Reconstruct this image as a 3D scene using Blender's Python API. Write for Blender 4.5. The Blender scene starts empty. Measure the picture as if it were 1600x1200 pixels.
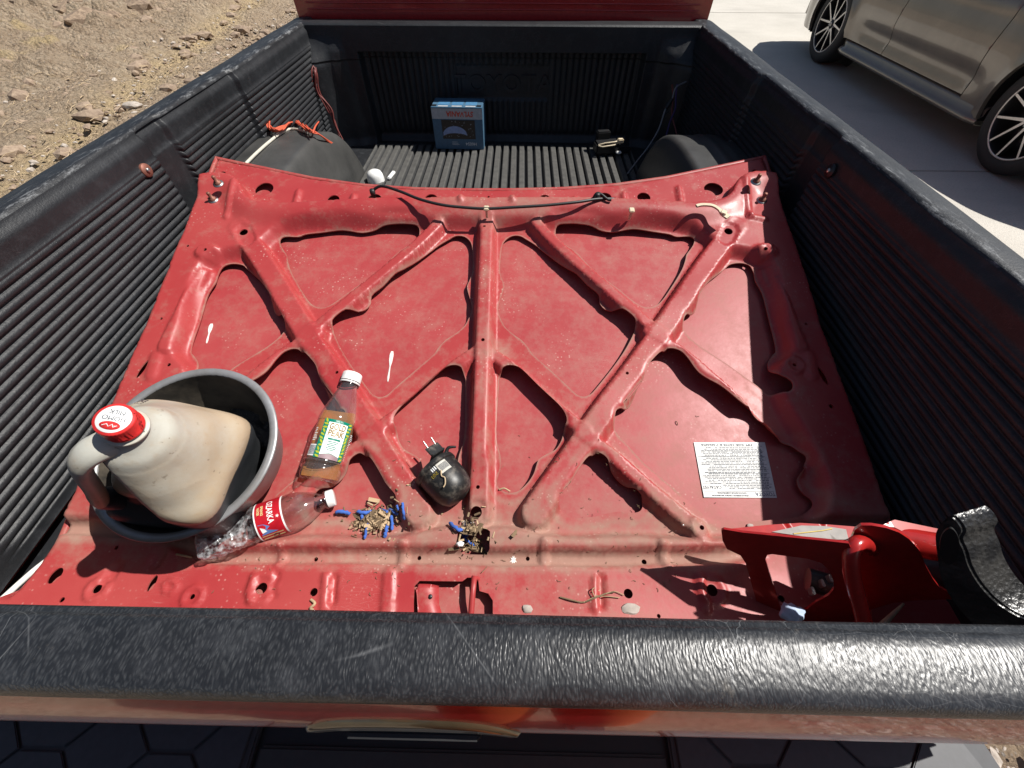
import bpy, bmesh, math, random
import numpy as np
from mathutils import Vector, Matrix, geometry
from mathutils import noise as mnoise
random.seed(7); RNG = np.random.default_rng(7)
scene = bpy.context.scene
COL = scene.collection
PI = math.pi
# ---------------------------------------------------------------- camera, world, sun, exposure
F, PITCH, YAW, ROLL = 640.0, math.radians(50.9642), math.radians(-.9287), math.radians(.1681)
CAM = np.array([.0754, 0.0, .3406])
_fw = np.array([math.sin(YAW)*math.cos(PITCH), math.cos(YAW)*math.cos(PITCH), -math.sin(PITCH)])
_r = np.array([math.cos(YAW), -math.sin(YAW), 0.0]); _u = np.cross(_r, _fw)
CR = math.cos(ROLL)*_r + math.sin(ROLL)*_u; CU = -math.sin(ROLL)*_r + math.cos(ROLL)*_u
cd = bpy.data.cameras.new('camera'); cam = bpy.data.objects.new('camera', cd); COL.objects.link(cam)
cd.sensor_width = 36; cd.lens = 36*F/1600; cd.clip_start = .01; cd.clip_end = 500
cam.matrix_world = Matrix(((CR[0], CU[0], -_fw[0], CAM[0]), (CR[1], CU[1], -_fw[1], CAM[1]), (CR[2], CU[2], -_fw[2], CAM[2]), (0, 0, 0, 1)))
scene.camera = cam
SUN = Vector((.68, .165, 1.0)).normalized()          # towards the sun
w = bpy.data.worlds.new('World'); scene.world = w; w.use_nodes = True
nt = w.node_tree; bg = nt.nodes['Background']; sky = nt.nodes.new('ShaderNodeTexSky')
sky.sky_type = 'NISHITA'; sky.sun_disc = False
sky.sun_elevation = math.asin(SUN.z); sky.sun_rotation = math.atan2(SUN.x, SUN.y)
sky.air_density = 1.0; sky.dust_density = 1.0
nt.links.new(sky.outputs[0], bg.inputs[0]); bg.inputs[1].default_value = .05
sd = bpy.data.lights.new('sun', 'SUN'); sd.energy = 5; sd.angle = math.radians(.53); sd.color = (1, .965, .91)
so = bpy.data.objects.new('sun', sd); COL.objects.link(so); so.rotation_euler = SUN.to_track_quat('Z', 'Y').to_euler(); so.location = (5, 2, 8)
scene.view_settings.view_transform = 'Standard'; scene.view_settings.look = 'None'
scene.view_settings.exposure = 0.42; scene.view_settings.gamma = 1; scene.view_settings.use_curve_mapping = False
scene.render.engine = 'CYCLES'
try: scene.cycles.max_bounces = 10; scene.cycles.transparent_max_bounces = 16
except Exception: pass

# ---------------------------------------------------------------- surveying: a sight line of the photograph meets a surface of the place
def ray(px): return (px[0]-800)/F*CR - (px[1]-600)/F*CU + _fw
def onx(px, X): d = ray(px); return CAM + d*((X-CAM[0])/d[0])
def ony(px, Y): d = ray(px); return CAM + d*((Y-CAM[1])/d[1])
def onz(px, Z): d = ray(px); return CAM + d*((Z-CAM[2])/d[2])
def atd(px, depth): return CAM + ray(px)*depth

# ---------------------------------------------------------------- object helpers
def mesh_of(V, Fc, name='m', smooth=False):
    me = bpy.data.meshes.new(name); me.from_pydata([tuple(v) for v in V], [], [tuple(f) for f in Fc]); me.update()
    if smooth: me.polygons.foreach_set('use_smooth', [True]*len(me.polygons))
    return me
def put(name, me, mat=None, parent=None, M=None, **props):
    o = bpy.data.objects.new(name, me); COL.objects.link(o)
    if mat is not None and me is not None and not me.materials: me.materials.append(mat)
    if parent is not None: o.parent = parent
    if M is not None: o.matrix_local = M
    for k, v in props.items(): o[k] = v
    return o
def thing(name, label, cat, M=None, group=None, me=None, mat=None):
    o = put(name, me, mat, None, M, label=label, category=cat)
    if group: o['group'] = group
    return o
def frame(origin, zdir, xhint):
    z = Vector(zdir).normalized(); x = Vector(xhint); x = (x - z*x.dot(z)).normalized(); y = z.cross(x)
    M = Matrix((x, y, z)).transposed().to_4x4(); M.translation = Vector(origin); return M
class MB:
    """collects shapes into one mesh"""
    def __init__(s): s.V = []; s.F = []; s.S = []
    def add(s, V, Fc, smooth=False, M=None):
        b = len(s.V)
        for v in V: s.V.append(tuple(M @ Vector(v)) if M is not None else tuple(v))
        for f in Fc: s.F.append(tuple(b+i for i in f)); s.S.append(smooth)
        return s
    def box(s, c, d, M=None, bev=0):
        bm = bmesh.new(); bmesh.ops.create_cube(bm, size=1)
        for v in bm.verts: v.co = Vector((c[0]+v.co.x*d[0], c[1]+v.co.y*d[1], c[2]+v.co.z*d[2]))
        if bev: bmesh.ops.bevel(bm, geom=bm.edges[:], offset=bev, segments=2, affect='EDGES')
        bm.verts.index_update()
        s.add([v.co[:] for v in bm.verts], [[v.index for v in f.verts] for f in bm.faces], False, M); bm.free(); return s
    def lathe(s, prof, n=32, M=None, smooth=True, closed=False):
        V = []; Fc = []
        for r, z in prof:
            for k in range(n): a = 2*PI*k/n; V.append((r*math.cos(a), r*math.sin(a), z))
        m = len(prof)
        for i in range(m-1 if not closed else m):
            j = (i+1) % m
            for k in range(n): Fc.append((i*n+k, i*n+(k+1) % n, j*n+(k+1) % n, j*n+k))
        return s.add(V, Fc, smooth, M)
    def disc(s, r, z, n=32, M=None, up=True):
        V = [(r*math.cos(2*PI*k/n), r*math.sin(2*PI*k/n), z) for k in range(n)]
        return s.add(V, [tuple(range(n)) if up else tuple(range(n-1, -1, -1))], False, M)
    def tube(s, P, r, n=8, smooth=True, taper=None, closed=False):
        P = [Vector(p) for p in P]; V = []; Fc = []; m = len(P)
        t0 = (P[1]-P[0]).normalized(); nrm = t0.orthogonal().normalized()
        for i, p in enumerate(P):
            t = (P[min(i+1, m-1)]-P[max(i-1, 0)]).normalized()
            nrm = (nrm - t*nrm.dot(t)).normalized(); bn = t.cross(nrm)
            rr = r if taper is None else r*taper[i]
            for k in range(n): a = 2*PI*k/n; V.append(p + nrm*rr*math.cos(a) + bn*rr*math.sin(a))
        for i in range(m-1):
            for k in range(n): Fc.append((i*n+k, i*n+(k+1) % n, (i+1)*n+(k+1) % n, (i+1)*n+k))
        s.add(V, Fc, smooth); s.add(V[:n], [tuple(range(n-1, -1, -1))]); s.add(V[-n:], [tuple(range(n))]); return s
    def prism(s, poly, z0, z1, M=None, bev=0):
        """poly: (x,y) outline, extruded z0..z1"""
        n = len(poly); A = sum(poly[i][0]*poly[(i+1) % n][1]-poly[(i+1) % n][0]*poly[i][1] for i in range(n))
        if A < 0: poly = poly[::-1]
        if bev:
            bm = bmesh.new(); vs = [bm.verts.new((p[0], p[1], z0)) for p in poly]; f = bm.faces.new(vs)
            r = bmesh.ops.extrude_face_region(bm, geom=[f])
            for v in [g for g in r['geom'] if isinstance(g, bmesh.types.BMVert)]: v.co.z = z1
            bmesh.ops.recalc_face_normals(bm, faces=bm.faces[:])
            es = [e for e in bm.edges if abs(e.verts[0].co.z-e.verts[1].co.z) < 1e-7]
            bmesh.ops.bevel(bm, geom=es, offset=bev, segments=2, affect='EDGES'); bm.verts.index_update()
            s.add([v.co[:] for v in bm.verts], [[v.index for v in f.verts] for f in bm.faces], False, M); bm.free(); return s
        V = [(p[0], p[1], z0) for p in poly]+[(p[0], p[1], z1) for p in poly]
        Fc = [tuple(range(n-1, -1, -1)), tuple(range(n, 2*n))]+[(i, (i+1) % n, n+(i+1) % n, n+i) for i in range(n)]
        return s.add(V, Fc, False, M)
    def mesh(s, name='m', sharp=None):
        me = mesh_of(s.V, s.F, name); me.polygons.foreach_set('use_smooth', s.S)
        if sharp:
            me.polygons.foreach_set('use_smooth', [True]*len(me.polygons)); me.set_sharp_from_angle(angle=math.radians(sharp))
        return me
def grid_mesh(P, name='g', smooth=True, flip=False):
    """P: array (n,m,3)"""
    n, m = P.shape[:2]; idx = np.arange(n*m).reshape(n, m)
    q = np.stack([idx[:-1, :-1], idx[1:, :-1], idx[1:, 1:], idx[:-1, 1:]], -1).reshape(-1, 4)
    if flip: q = q[:, ::-1]
    me = bpy.data.meshes.new(name); V = P.reshape(-1, 3)
    me.vertices.add(len(V)); me.vertices.foreach_set('co', V.astype(np.float32).ravel())
    me.loops.add(q.size); me.loops.foreach_set('vertex_index', q.ravel().astype(np.int32))
    me.polygons.add(len(q)); me.polygons.foreach_set('loop_start', np.arange(0, q.size, 4, dtype=np.int32))
    me.update(calc_edges=True); me.validate()
    me.polygons.foreach_set('use_smooth', [smooth]*len(q)); return me
def catmull(P, closed=True, n=6):
    P = np.array(P, float); N = len(P); out = []
    for i in range(N if closed else N-1):
        if closed: a, b, c, d = P[(i-1) % N], P[i], P[(i+1) % N], P[(i+2) % N]
        else: a, b, c, d = P[max(i-1, 0)], P[i], P[i+1], P[min(i+2, N-1)]
        for k in range(n):
            t = k/n; out.append(.5*((2*b)+(-a+c)*t+(2*a-5*b+4*c-d)*t*t+(-a+3*b-3*c+d)*t**3))
    if not closed: out.append(P[-1])
    return np.array(out)
def S(t): t = np.clip(t, 0, 1); return t*t*(3-2*t)
def seg_dist(P, L, closed=True):
    """distance of points P (n,2) to polyline L, and signed side of nearest segment"""
    L = np.array(L, float); A = L if closed else L[:-1]; B = np.roll(L, -1, 0) if closed else L[1:]
    best = np.full(len(P), 1e9); side = np.zeros(len(P))
    for a, b in zip(A, B):
        ab = b-a; q = max(ab@ab, 1e-14); t = np.clip(((P-a)@ab)/q, 0, 1); dd = P-(a+t[:, None]*ab); d = np.hypot(dd[:, 0], dd[:, 1])
        m = d < best; best[m] = d[m]; side[m] = (ab[0]*(P[m, 1]-a[1])-ab[1]*(P[m, 0]-a[0]))
    return best, np.sign(side)
def inside(P, L):
    L = np.array(L, float); c = np.zeros(len(P), bool); n = len(L)
    for i in range(n):
        x1, y1 = L[i]; x2, y2 = L[(i+1) % n]
        if y1 == y2: continue
        m = ((y1 > P[:, 1]) != (y2 > P[:, 1])) & (P[:, 0] < (x2-x1)*(P[:, 1]-y1)/(y2-y1)+x1); c ^= m
    return c
def cdt_sheet(outline, holes, step, jit=.2):
    """flat sheet with true holes: triangulates outline minus holes with inner points on a grid"""
    outline = np.array(outline, float); loops = [outline]+[np.array(h, float) for h in holes]
    mn, mx = outline.min(0), outline.max(0)
    gx, gy = np.meshgrid(np.arange(mn[0], mx[0], step), np.arange(mn[1], mx[1], step)); P = np.stack([gx.ravel(), gy.ravel()], 1)
    P += RNG.uniform(-jit*step, jit*step, P.shape); keep = inside(P, outline)
    for h in loops[1:]: keep &= ~inside(P, h)
    P = P[keep]; near = np.full(len(P), 1e9)
    for h in loops:
        lo, hi = h.min(0)-step, h.max(0)+step; m = np.all((P > lo) & (P < hi), 1)
        if m.any(): d, _ = seg_dist(P[m], h); near[m] = np.minimum(near[m], d)
    P = P[near > step*.45]
    V = []; E = []
    for h in loops:
        b = len(V); V += [tuple(p) for p in h]; E += [(b+i, b+(i+1) % len(h)) for i in range(len(h))]
    V += [tuple(p) for p in P]
    r = geometry.delaunay_2d_cdt([Vector(v) for v in V], E, [], 0, 1e-7)
    vo = np.array([tuple(v) for v in r[0]]); tri = np.array([t for t in r[2] if len(t) == 3]); cen = vo[tri].mean(1)
    k = inside(cen, outline)
    for h in loops[1:]: k &= ~inside(cen, h)
    tri = tri[k]; a = vo[tri]; ar = (a[:, 1, 0]-a[:, 0, 0])*(a[:, 2, 1]-a[:, 0, 1])-(a[:, 1, 1]-a[:, 0, 1])*(a[:, 2, 0]-a[:, 0, 0])
    tri[ar < 0] = tri[ar < 0][:, ::-1]
    return vo, tri[np.abs(ar) > 1e-12]
def tri_mesh(V, T, name='t', smooth=True, skirt=None):
    V = np.asarray(V, float); Fc = [tuple(int(i) for i in t) for t in T]
    if skirt is not None:
        from collections import Counter
        cnt = Counter()
        for a, b, c in Fc:
            for e in ((a, b), (b, c), (c, a)): cnt[e] += 1
        be = [e for e in cnt if (e[1], e[0]) not in cnt]; ids = {}
        V = list(map(tuple, V)); base = {}
        def low(i):
            if i not in base: base[i] = len(V); V.append((V[i][0]+skirt[0], V[i][1]+skirt[1], V[i][2]+skirt[2]))
            return base[i]
        top = {}
        def dupe(i):
            if i not in top: top[i] = len(V); V.append(V[i])
            return top[i]
        for a, b in be: Fc.append((dupe(b), dupe(a), low(a), low(b)))
    me = mesh_of(V, Fc, name, smooth); return me
_fonts = {}
def text_mesh(txt, size, depth=.0004, shear=0, spacing=1, bold=0):
    c = bpy.data.curves.new('t', 'FONT'); c.body = txt; c.size = size; c.extrude = depth; c.align_x = 'CENTER'; c.align_y = 'CENTER'
    c.shear = shear; c.space_character = spacing; c.offset = bold; c.resolution_u = 3
    o = bpy.data.objects.new('t', c); COL.objects.link(o)
    me = bpy.data.meshes.new_from_object(o.evaluated_get(bpy.context.evaluated_depsgraph_get())); COL.objects.unlink(o); bpy.data.objects.remove(o)
    me.materials.clear(); return me
def bend(me, R, M2=None):
    """wrap a flat (x across, y along axis, z out) mesh round a cylinder of radius R whose axis is local y"""
    for v in me.vertices:
        x, y, z = v.co; a = x/R; v.co = ((R+z)*math.sin(a), y, (R+z)*math.cos(a))
    return me
# ---------------------------------------------------------------- materials
class Mat:
    def __init__(s, name):
        s.m = bpy.data.materials.new(name); s.m.use_nodes = True; s.t = s.m.node_tree; s.b = s.t.nodes['Principled BSDF']; s._co = None
    def n(s, typ, **k):
        x = s.t.nodes.new(typ)
        for a, b in k.items(): setattr(x, a, b)
        return x
    def l(s, a, b): s.t.links.new(a, b)
    def co(s, kind='Object'):
        if s._co is None: s._co = s.n('ShaderNodeTexCoord')
        return s._co.outputs[kind]
    def mapped(s, scale=(1, 1, 1), rot=(0, 0, 0), kind='Object'):
        m = s.n('ShaderNodeMapping'); s.l(s.co(kind), m.inputs[0]); m.inputs['Scale'].default_value = scale; m.inputs['Rotation'].default_value = rot; return m.outputs[0]
    def noise(s, scale, detail=4, rough=.55, vec=None, dist=0):
        x = s.n('ShaderNodeTexNoise'); s.l(vec or s.co(), x.inputs['Vector']); x.inputs['Scale'].default_value = scale; x.inputs['Detail'].default_value = detail
        x.inputs['Roughness'].default_value = rough; x.inputs['Distortion'].default_value = dist; return x.outputs['Fac']
    def vor(s, scale, vec=None, feature='F1', rnd=1):
        x = s.n('ShaderNodeTexVoronoi', feature=feature); s.l(vec or s.co(), x.inputs['Vector']); x.inputs['Scale'].default_value = scale; x.inputs['Randomness'].default_value = rnd; return x.outputs['Distance']
    def ramp(s, fac, stops):
        x = s.n('ShaderNodeValToRGB'); s.l(fac, x.inputs[0]); e = x.color_ramp.elements
        while len(e) < len(stops): e.new(.5)
        for i, (p, c) in enumerate(stops):
            e[i].position = p; e[i].color = (c, c, c, 1) if isinstance(c, (int, float)) else (*c, 1)
        return x.outputs[0]
    def mix(s, fac, a, b, mode='MIX'):
        x = s.n('ShaderNodeMix', data_type='RGBA', blend_type=mode)
        for v, i in ((fac, 0), (a, 6), (b, 7)):
            if isinstance(v, (int, float)): x.inputs[i].default_value = v if i == 0 else (v, v, v, 1)
            elif isinstance(v, tuple): x.inputs[i].default_value = (*v, 1)
            else: s.l(v, x.inputs[i])
        return x.outputs[2]
    def math(s, op, a, b=0, c=0, clamp=False):
        x = s.n('ShaderNodeMath', operation=op, use_clamp=clamp)
        for i, v in enumerate((a, b, c)):
            if isinstance(v, (int, float)): x.inputs[i].default_value = v
            else: s.l(v, x.inputs[i])
        return x.outputs[0]
    def attr(s, name): x = s.n('ShaderNodeAttribute'); x.attribute_name = name; return x.outputs['Fac']
    def bump(s, h, strength=.3, dist=.001, prev=None):
        x = s.n('ShaderNodeBump'); x.inputs['Strength'].default_value = strength; x.inputs['Distance'].default_value = dist; s.l(h, x.inputs['Height'])
        if prev is not None: s.l(prev, x.inputs['Normal'])
        return x.outputs[0]
    def set(s, **k):
        names = dict(color='Base Color', rough='Roughness', metal='Metallic', ior='IOR', trans='Transmission Weight', coat='Coat Weight', coatr='Coat Roughness', spec='Specular IOR Level',
                     normal='Normal', alpha='Alpha', emis='Emission Color', emiss='Emission Strength', sss='Subsurface Weight', sssr='Subsurface Radius', ssss='Subsurface Scale', sheen='Sheen Weight', aniso='Anisotropic')
        for a, v in k.items():
            i = s.b.inputs[names[a]]
            if isinstance(v, tuple): i.default_value = (*v, 1) if len(v) == 3 and a != 'sssr' else v
            elif isinstance(v, (int, float)): i.default_value = v
            else: s.l(v, i)
        return s
def plain(name, color, rough=.5, **k):
    m = Mat(name); n = m.noise(90, 3); c = m.mix(m.ramp(n, [(.35, 0), (.7, 1)]), tuple(x*.86 for x in color), tuple(min(1, x*1.08) for x in color)); m.set(color=c, rough=rough, **k); return m.m
def m_hood(name, base, pale, dusty=1.0):
    m = Mat(name); big = m.noise(5, 5, .6); fine = m.noise(140, 3); mid = m.noise(28, 5, .65)
    c = m.mix(m.ramp(big, [(.3, 0), (.75, 1)]), base, pale)
    d = m.math('ADD', m.math('MULTIPLY', m.attr('dust'), 1.25), m.math('MULTIPLY', m.math('SUBTRACT', mid, .52), 1.5))
    d = m.math('ADD', d, m.math('MULTIPLY', m.math('SUBTRACT', fine, .5), .5))
    d = m.math('MULTIPLY', d, dusty, clamp=True)
    c = m.mix(m.math('MULTIPLY', d, .72), c, m.mix(mid, (.25, .155, .12), (.34, .27, .2)))
    sp = m.vor(120); sm = m.ramp(m.noise(9, 4), [(.52, 0), (.68, 1)])
    spots = m.math('MULTIPLY', m.math('MULTIPLY', m.ramp(sp, [(.12, 1), (.24, 0)]), sm), .55)
    c = m.mix(spots, c, (.62, .42, .36))
    sc = m.ramp(m.vor(38, m.mapped((1, 7, 1), (0, 0, .5)), 'DISTANCE_TO_EDGE'), [(.0, 1), (.012, 0)])
    c = m.mix(m.math('MULTIPLY', m.math('MULTIPLY', sc, m.ramp(m.noise(6, 3), [(.55, 0), (.7, 1)])), .25), c, (.7, .5, .45))
    r = m.mix(d, m.mix(mid, .36, .48), .8)
    m.set(color=c, rough=r, coat=.06, coatr=.3, spec=.38, normal=m.bump(m.math('ADD', fine, m.math('MULTIPLY', m.noise(22, 2), 2.0)), .12, .0008)); return m.m
def m_liner(name, dust=.35, streak=False, pebble=False, wear_pale=None):
    m = Mat(name); big = m.noise(3.2, 6, .65); fine = m.noise(420, 2)
    c = m.mix(m.ramp(big, [(.32, 0), (.72, 1)]), (.010, .0108, .0125), (.021, .0225, .026))
    du = m.math('MULTIPLY', m.ramp(m.noise(38, 6, .75), [(.5, 0), (.8, 1)]), dust)
    c = m.mix(du, c, (.105, .11, .12))
    if wear_pale == 2: c = m.mix(m.math('MULTIPLY', m.attr('wear_pale'), m.ramp(m.noise(45, 4), [(.2, .5), (.7, 1)])), c, (.10, .097, .09)); wear_pale = None
    sc = m.math('MULTIPLY', m.ramp(m.vor(26, m.mapped((1, 5, 3), (0, .4, .3)), 'DISTANCE_TO_EDGE'), [(0, 1), (.01, 0)]), m.ramp(m.noise(5, 4), [(.5, 0), (.72, 1)]))
    c = m.mix(m.math('MULTIPLY', sc, .35), c, (.28, .28, .28))
    if wear_pale is not None:
        wn = m.math('MULTIPLY', m.math('MULTIPLY', m.attr('wear_pale'), .7), m.ramp(m.noise(60, 5, .8, m.mapped((2, .35, 1))), [(.52, 0), (.68, 1)])); c = m.mix(wn, c, (.3, .31, .32))
    if pebble:
        # streaked grain running across the cap, like wrinkled hide
        v = m.mapped((1, .36, 1), (0, 0, .12)); wrp = m.n('ShaderNodeVectorMath', operation='ADD'); nn = m.n('ShaderNodeTexNoise'); m.l(v, nn.inputs[0]); nn.inputs['Scale'].default_value = 90
        sc2 = m.n('ShaderNodeVectorMath', operation='SCALE'); m.l(nn.outputs['Color'], sc2.inputs[0]); sc2.inputs['Scale'].default_value = .0065
        m.l(v, wrp.inputs[0]); m.l(sc2.outputs[0], wrp.inputs[1])
        h1 = m.vor(640, wrp.outputs[0], 'SMOOTH_F1'); h2 = m.noise(700, 3, .6, m.mapped((1, .5, 1)))
        hh = m.math('ADD', h1, m.math('MULTIPLY', h2, .35)); amp = m.math('MULTIPLY', hh, m.ramp(m.noise(14, 3), [(.3, .8), (.7, 1)]))
        nrm = m.bump(amp, .6, .0007); lo = m.ramp(h1, [(.12, 1), (.5, 0)]); c = m.mix(m.math('MULTIPLY', lo, .22), c, (.12, .125, .13))
        for rz_, th_, am_ in ((.15, .0018, .22), (-.35, .0014, .2)):
            l_ = m.ramp(m.vor(16, m.mapped((1.0, .22, 1), (0, 0, rz_)), 'DISTANCE_TO_EDGE'), [(0, 1), (th_, 0)]); c = m.mix(m.math('MULTIPLY', m.math('MULTIPLY', l_, m.ramp(m.noise(9, 3), [(.5, 0), (.62, 1)])), am_), c, (.45, .46, .47))
        c = m.mix(m.math('MULTIPLY', m.ramp(m.noise(22, 6, .8), [(.62, 0), (.74, 1)]), .4), c, (.22, .2, .17))
        m.set(color=c, rough=m.mix(m.ramp(m.noise(24, 6, .7), [(.3, 0), (.7, 1)]), .31, .42), normal=nrm, spec=.5)
    else:
        h = m.math('ADD', m.math('MULTIPLY', fine, .6), m.math('MULTIPLY', m.noise(160, 4, .7), 1.0))
        m.set(color=c, rough=m.mix(m.noise(30, 5), .38, .6), normal=m.bump(h, .5, .0012), spec=.4)
    return m.m
def m_glass(name, tint=(1, 1, 1), rough=.02, body=None, amount=0):
    m = Mat(name); tr_ = m.n('ShaderNodeBsdfTransparent'); tr_.inputs[0].default_value = (*tint, 1); gl = m.n('ShaderNodeBsdfGlossy'); gl.inputs['Roughness'].default_value = rough
    fr = m.n('ShaderNodeLayerWeight'); fr.inputs[0].default_value = .5; mx = m.n('ShaderNodeMixShader'); f2 = m.math('ADD', m.math('MULTIPLY', m.math('POWER', fr.outputs['Facing'], 3.5), .55), .045, clamp=True)
    m.l(f2, mx.inputs[0]); m.l(tr_.outputs[0], mx.inputs[1]); m.l(gl.outputs[0], mx.inputs[2]); out = m.t.nodes['Material Output']; res = mx.outputs[0]
    if body:
        d_ = m.n('ShaderNodeBsdfDiffuse'); d_.inputs[0].default_value = (*body, 1); m2 = m.n('ShaderNodeMixShader'); m2.inputs[0].default_value = amount; m.l(res, m2.inputs[1]); m.l(d_.outputs[0], m2.inputs[2]); res = m2.outputs[0]
    m.l(res, out.inputs[0]); return m.m
MT = {}
MT['frame'] = m_hood('faded_red_inner_panel', (.315, .027, .030), (.37, .058, .054))
MT['skin'] = m_hood('red_outer_skin_underside', (.32, .034, .038), (.38, .068, .066), .7)
MT['liner'] = m_liner('black_ribbed_liner', .2); MT['rail'] = m_liner('black_rail_top', .12, wear_pale=1); MT['cap'] = m_liner('black_grained_cap', .25, pebble=True)
MT['floor'] = m_liner('black_dusty_floor_liner', .3, wear_pale=2)
MT['paint'] = plain('truck_red_paint', (.34, .02, .022), .22, coat=.55, coatr=.05)
MT['jackred'] = plain('jack_red_enamel', (.38, .018, .016), .25, coat=.6, coatr=.1)
MT['black'] = plain('black_plastic', (.014, .014, .015), .42)
MT['white'] = plain('white_plastic', (.78, .78, .76), .4); MT['cream'] = plain('cream_plastic', (.62, .52, .36), .5)
MT['hose'] = plain('black_rubber', (.018, .018, .018), .5); MT['orange'] = plain('orange_twine', (.62, .1, .045), .7); MT['darkwire'] = plain('maroon_wire', (.16, .035, .03), .5)
MT['purple'] = plain('violet_wire', (.06, .03, .14), .5); MT['greywire'] = plain('grey_wire', (.2, .2, .21), .5)
MT['tyre'] = plain('tyre_rubber', (.018, .018, .018), .75); MT['steel'] = plain('zinc_steel', (.5, .49, .47), .35, metal=.9); MT['rust'] = plain('rusty_bolt', (.25, .1, .07), .6, metal=.4)
def wm(o):
    M = o.matrix_basis.copy()
    while o.parent: o = o.parent; M = o.matrix_basis @ M
    return M
def child(name, me, mat, parent, **props):
    """me is given in place-of-the-world coordinates; store it relative to its parent"""
    me.transform(wm(parent).inverted()); return put(name, me, mat, parent, **props)
def child_at(name, me, mat, parent, M, **props):
    """me local, M = world matrix wanted"""
    o = put(name, me, mat, parent, **props); o.matrix_basis = wm(parent).inverted() @ M; return o
T3 = Matrix.Translation
GZ = -1.0
# ================================================================ THE GROUND
def m_dirt():
    m = Mat('dry_dirt'); P = m.mapped((1, 1, 1)); a = m.noise(1.1, 6, .6); b = m.noise(11, 8, .7); g = m.vor(26); g2 = m.vor(75)
    c = m.mix(m.ramp(a, [(.35, 0), (.65, 1)]), (.50, .375, .26), (.60, .48, .345))
    c = m.mix(m.ramp(b, [(.42, 0), (.62, 1)]), c, (.42, .31, .21))
    c = m.mix(m.ramp(m.noise(.9, 3, .5, m.mapped((1, 1, 1), (0, 0, .6))), [(.66, 0), (.70, .8)]), c, (.62, .47, .26))
    c = m.mix(m.ramp(g2, [(.1, .6), (.3, 0)]), c, (.55, .49, .42)); c = m.mix(m.ramp(g, [(.06, .85), (.16, 0)]), c, (.50, .46, .42))
    c = m.mix(m.ramp(m.noise(48, 4, .8), [(.6, 0), (.75, 1)]), c, (.14, .095, .07))
    h = m.math('ADD', m.math('MULTIPLY', g, -1.0), m.math('ADD', m.math('MULTIPLY', b, 1.6), m.math('MULTIPLY', m.noise(60, 6, .75), 1.2)))
    c = m.mix(m.math('MULTIPLY', m.attr('track'), m.ramp(m.noise(7, 4), [(.3, .2), (.6, 1)])), c, (.66, .50, .29)); c = m.mix(m.ramp(m.noise(34, 5, .75), [(.33, .6), (.5, 0)]), c, (.2, .14, .095)); m.set(color=c, rough=.95, spec=.15, normal=m.bump(h, 1, .045)); return m.m
def m_concrete():
    m = Mat('driveway_concrete'); a = m.noise(1.3, 6, .65); b = m.noise(70, 5, .7); g = m.vor(160)  # mottled pale concrete tone with random darker stains
    c = m.mix(m.ramp(a, [(.3, 0), (.7, 1)]), (.46, .43, .375), (.56, .525, .465))
    c = m.mix(m.ramp(b, [(.5, 0), (.75, .7)]), c, (.30, .28, .25)); c = m.mix(m.ramp(g, [(.08, .4), (.2, 0)]), c, (.58, .55, .5))
    c = m.mix(m.math('MULTIPLY', m.ramp(m.noise(.35, 4, .6, m.mapped((1, 3, 1))), [(.55, 0), (.7, 1)]), .4), c, (.27, .25, .225))
    m.set(color=c, rough=.85, normal=m.bump(m.math('ADD', b, g), .5, .004)); return m.m
MT['dirt'] = m_dirt(); MT['conc'] = m_concrete()
g = MB().add([(-150, -150, -1.16), (150, -150, -1.16), (150, 150, -1.16), (-150, 150, -1.16)], [(0, 1, 2, 3)])
put('ground', g.mesh(), MT['dirt'], kind='structure')
def fbm(x, y, s, o=5, seed=0):
    out = np.zeros(x.shape); a = 1
    flat = out.ravel(); xs = x.ravel(); ys = y.ravel()
    for i in range(len(flat)): flat[i] = mnoise.fractal((xs[i]*s+seed, ys[i]*s, seed*.7), .9, 2.1, o)
    return out
TRK = [onz((205, 140), GZ)[:2], onz((372, 28), GZ)[:2]]; _d = (TRK[1]-TRK[0])/np.hypot(*(TRK[1]-TRK[0])); TRN = np.array([-_d[1], _d[0]])
def dirt_sheet(name, x0, x1, y0, y1, step, fine):
    gx, gy = np.meshgrid(np.arange(x0, x1+1e-6, step), np.arange(y0, y1+1e-6, step), indexing='ij')
    h = .05*fbm(gx, gy, .8, 4) + (.022*fbm(gx, gy, 3.2, 4, 5) if fine else 0)
    # a ploughed, cloddy bank towards the far left, smooth tyre track near the concrete
    rough = S((-gx-3.2)/3.0)*S((gy-2)/4)
    if fine: h += rough*(.26*np.abs(fbm(gx, gy, 1.9, 4, 9))+.09*np.abs(fbm(gx, gy, 6, 3, 2)))+.012*fbm(gx, gy, 11, 2, 3)
    tr = np.abs((gx-TRK[0][0])*TRN[0]+(gy-TRK[0][1])*TRN[1]); h -= .035*np.exp(-(tr/.17)**2)*(1 if fine else 0); h += .02*np.exp(-((tr-.3)/.09)**2)*(1 if fine else 0)
    if fine: h += .008*np.exp(-(tr/.15)**2)*np.sign(np.sin(gy*36+gx*14))
    h += .25*rough if x1 < 0 else 0
    if name == 'gravel_apron': h = h*.12+.035; 
    e = S((-gx-1.0)/.5) if x1 < 0 else 1
    z = GZ-.03 + h*e*.9 - (.03 if name == 'gravel_apron' else 0)
    me = grid_mesh(np.stack([gx, gy, z], -1)); a = me.attributes.new('track', 'FLOAT', 'POINT'); a.data.foreach_set('value', (np.exp(-(tr/.2)**2)*(1 if fine else 0)).astype(np.float32).ravel())
    return put(name, me, MT['dirt'], kind='structure')
dirt_sheet('dirt_ground', -10.0, -.9, .8, 10.6, .033, True)
dirt_sheet('rough_verge', -46, -9.9, -20, 60, .5, False)
dirt_sheet('side_verge', -9.95, -6.95, -9, .85, .1, False)
dirt_sheet('dirt_track', -9.95, -.9, 10.5, 60, .25, False)
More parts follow.
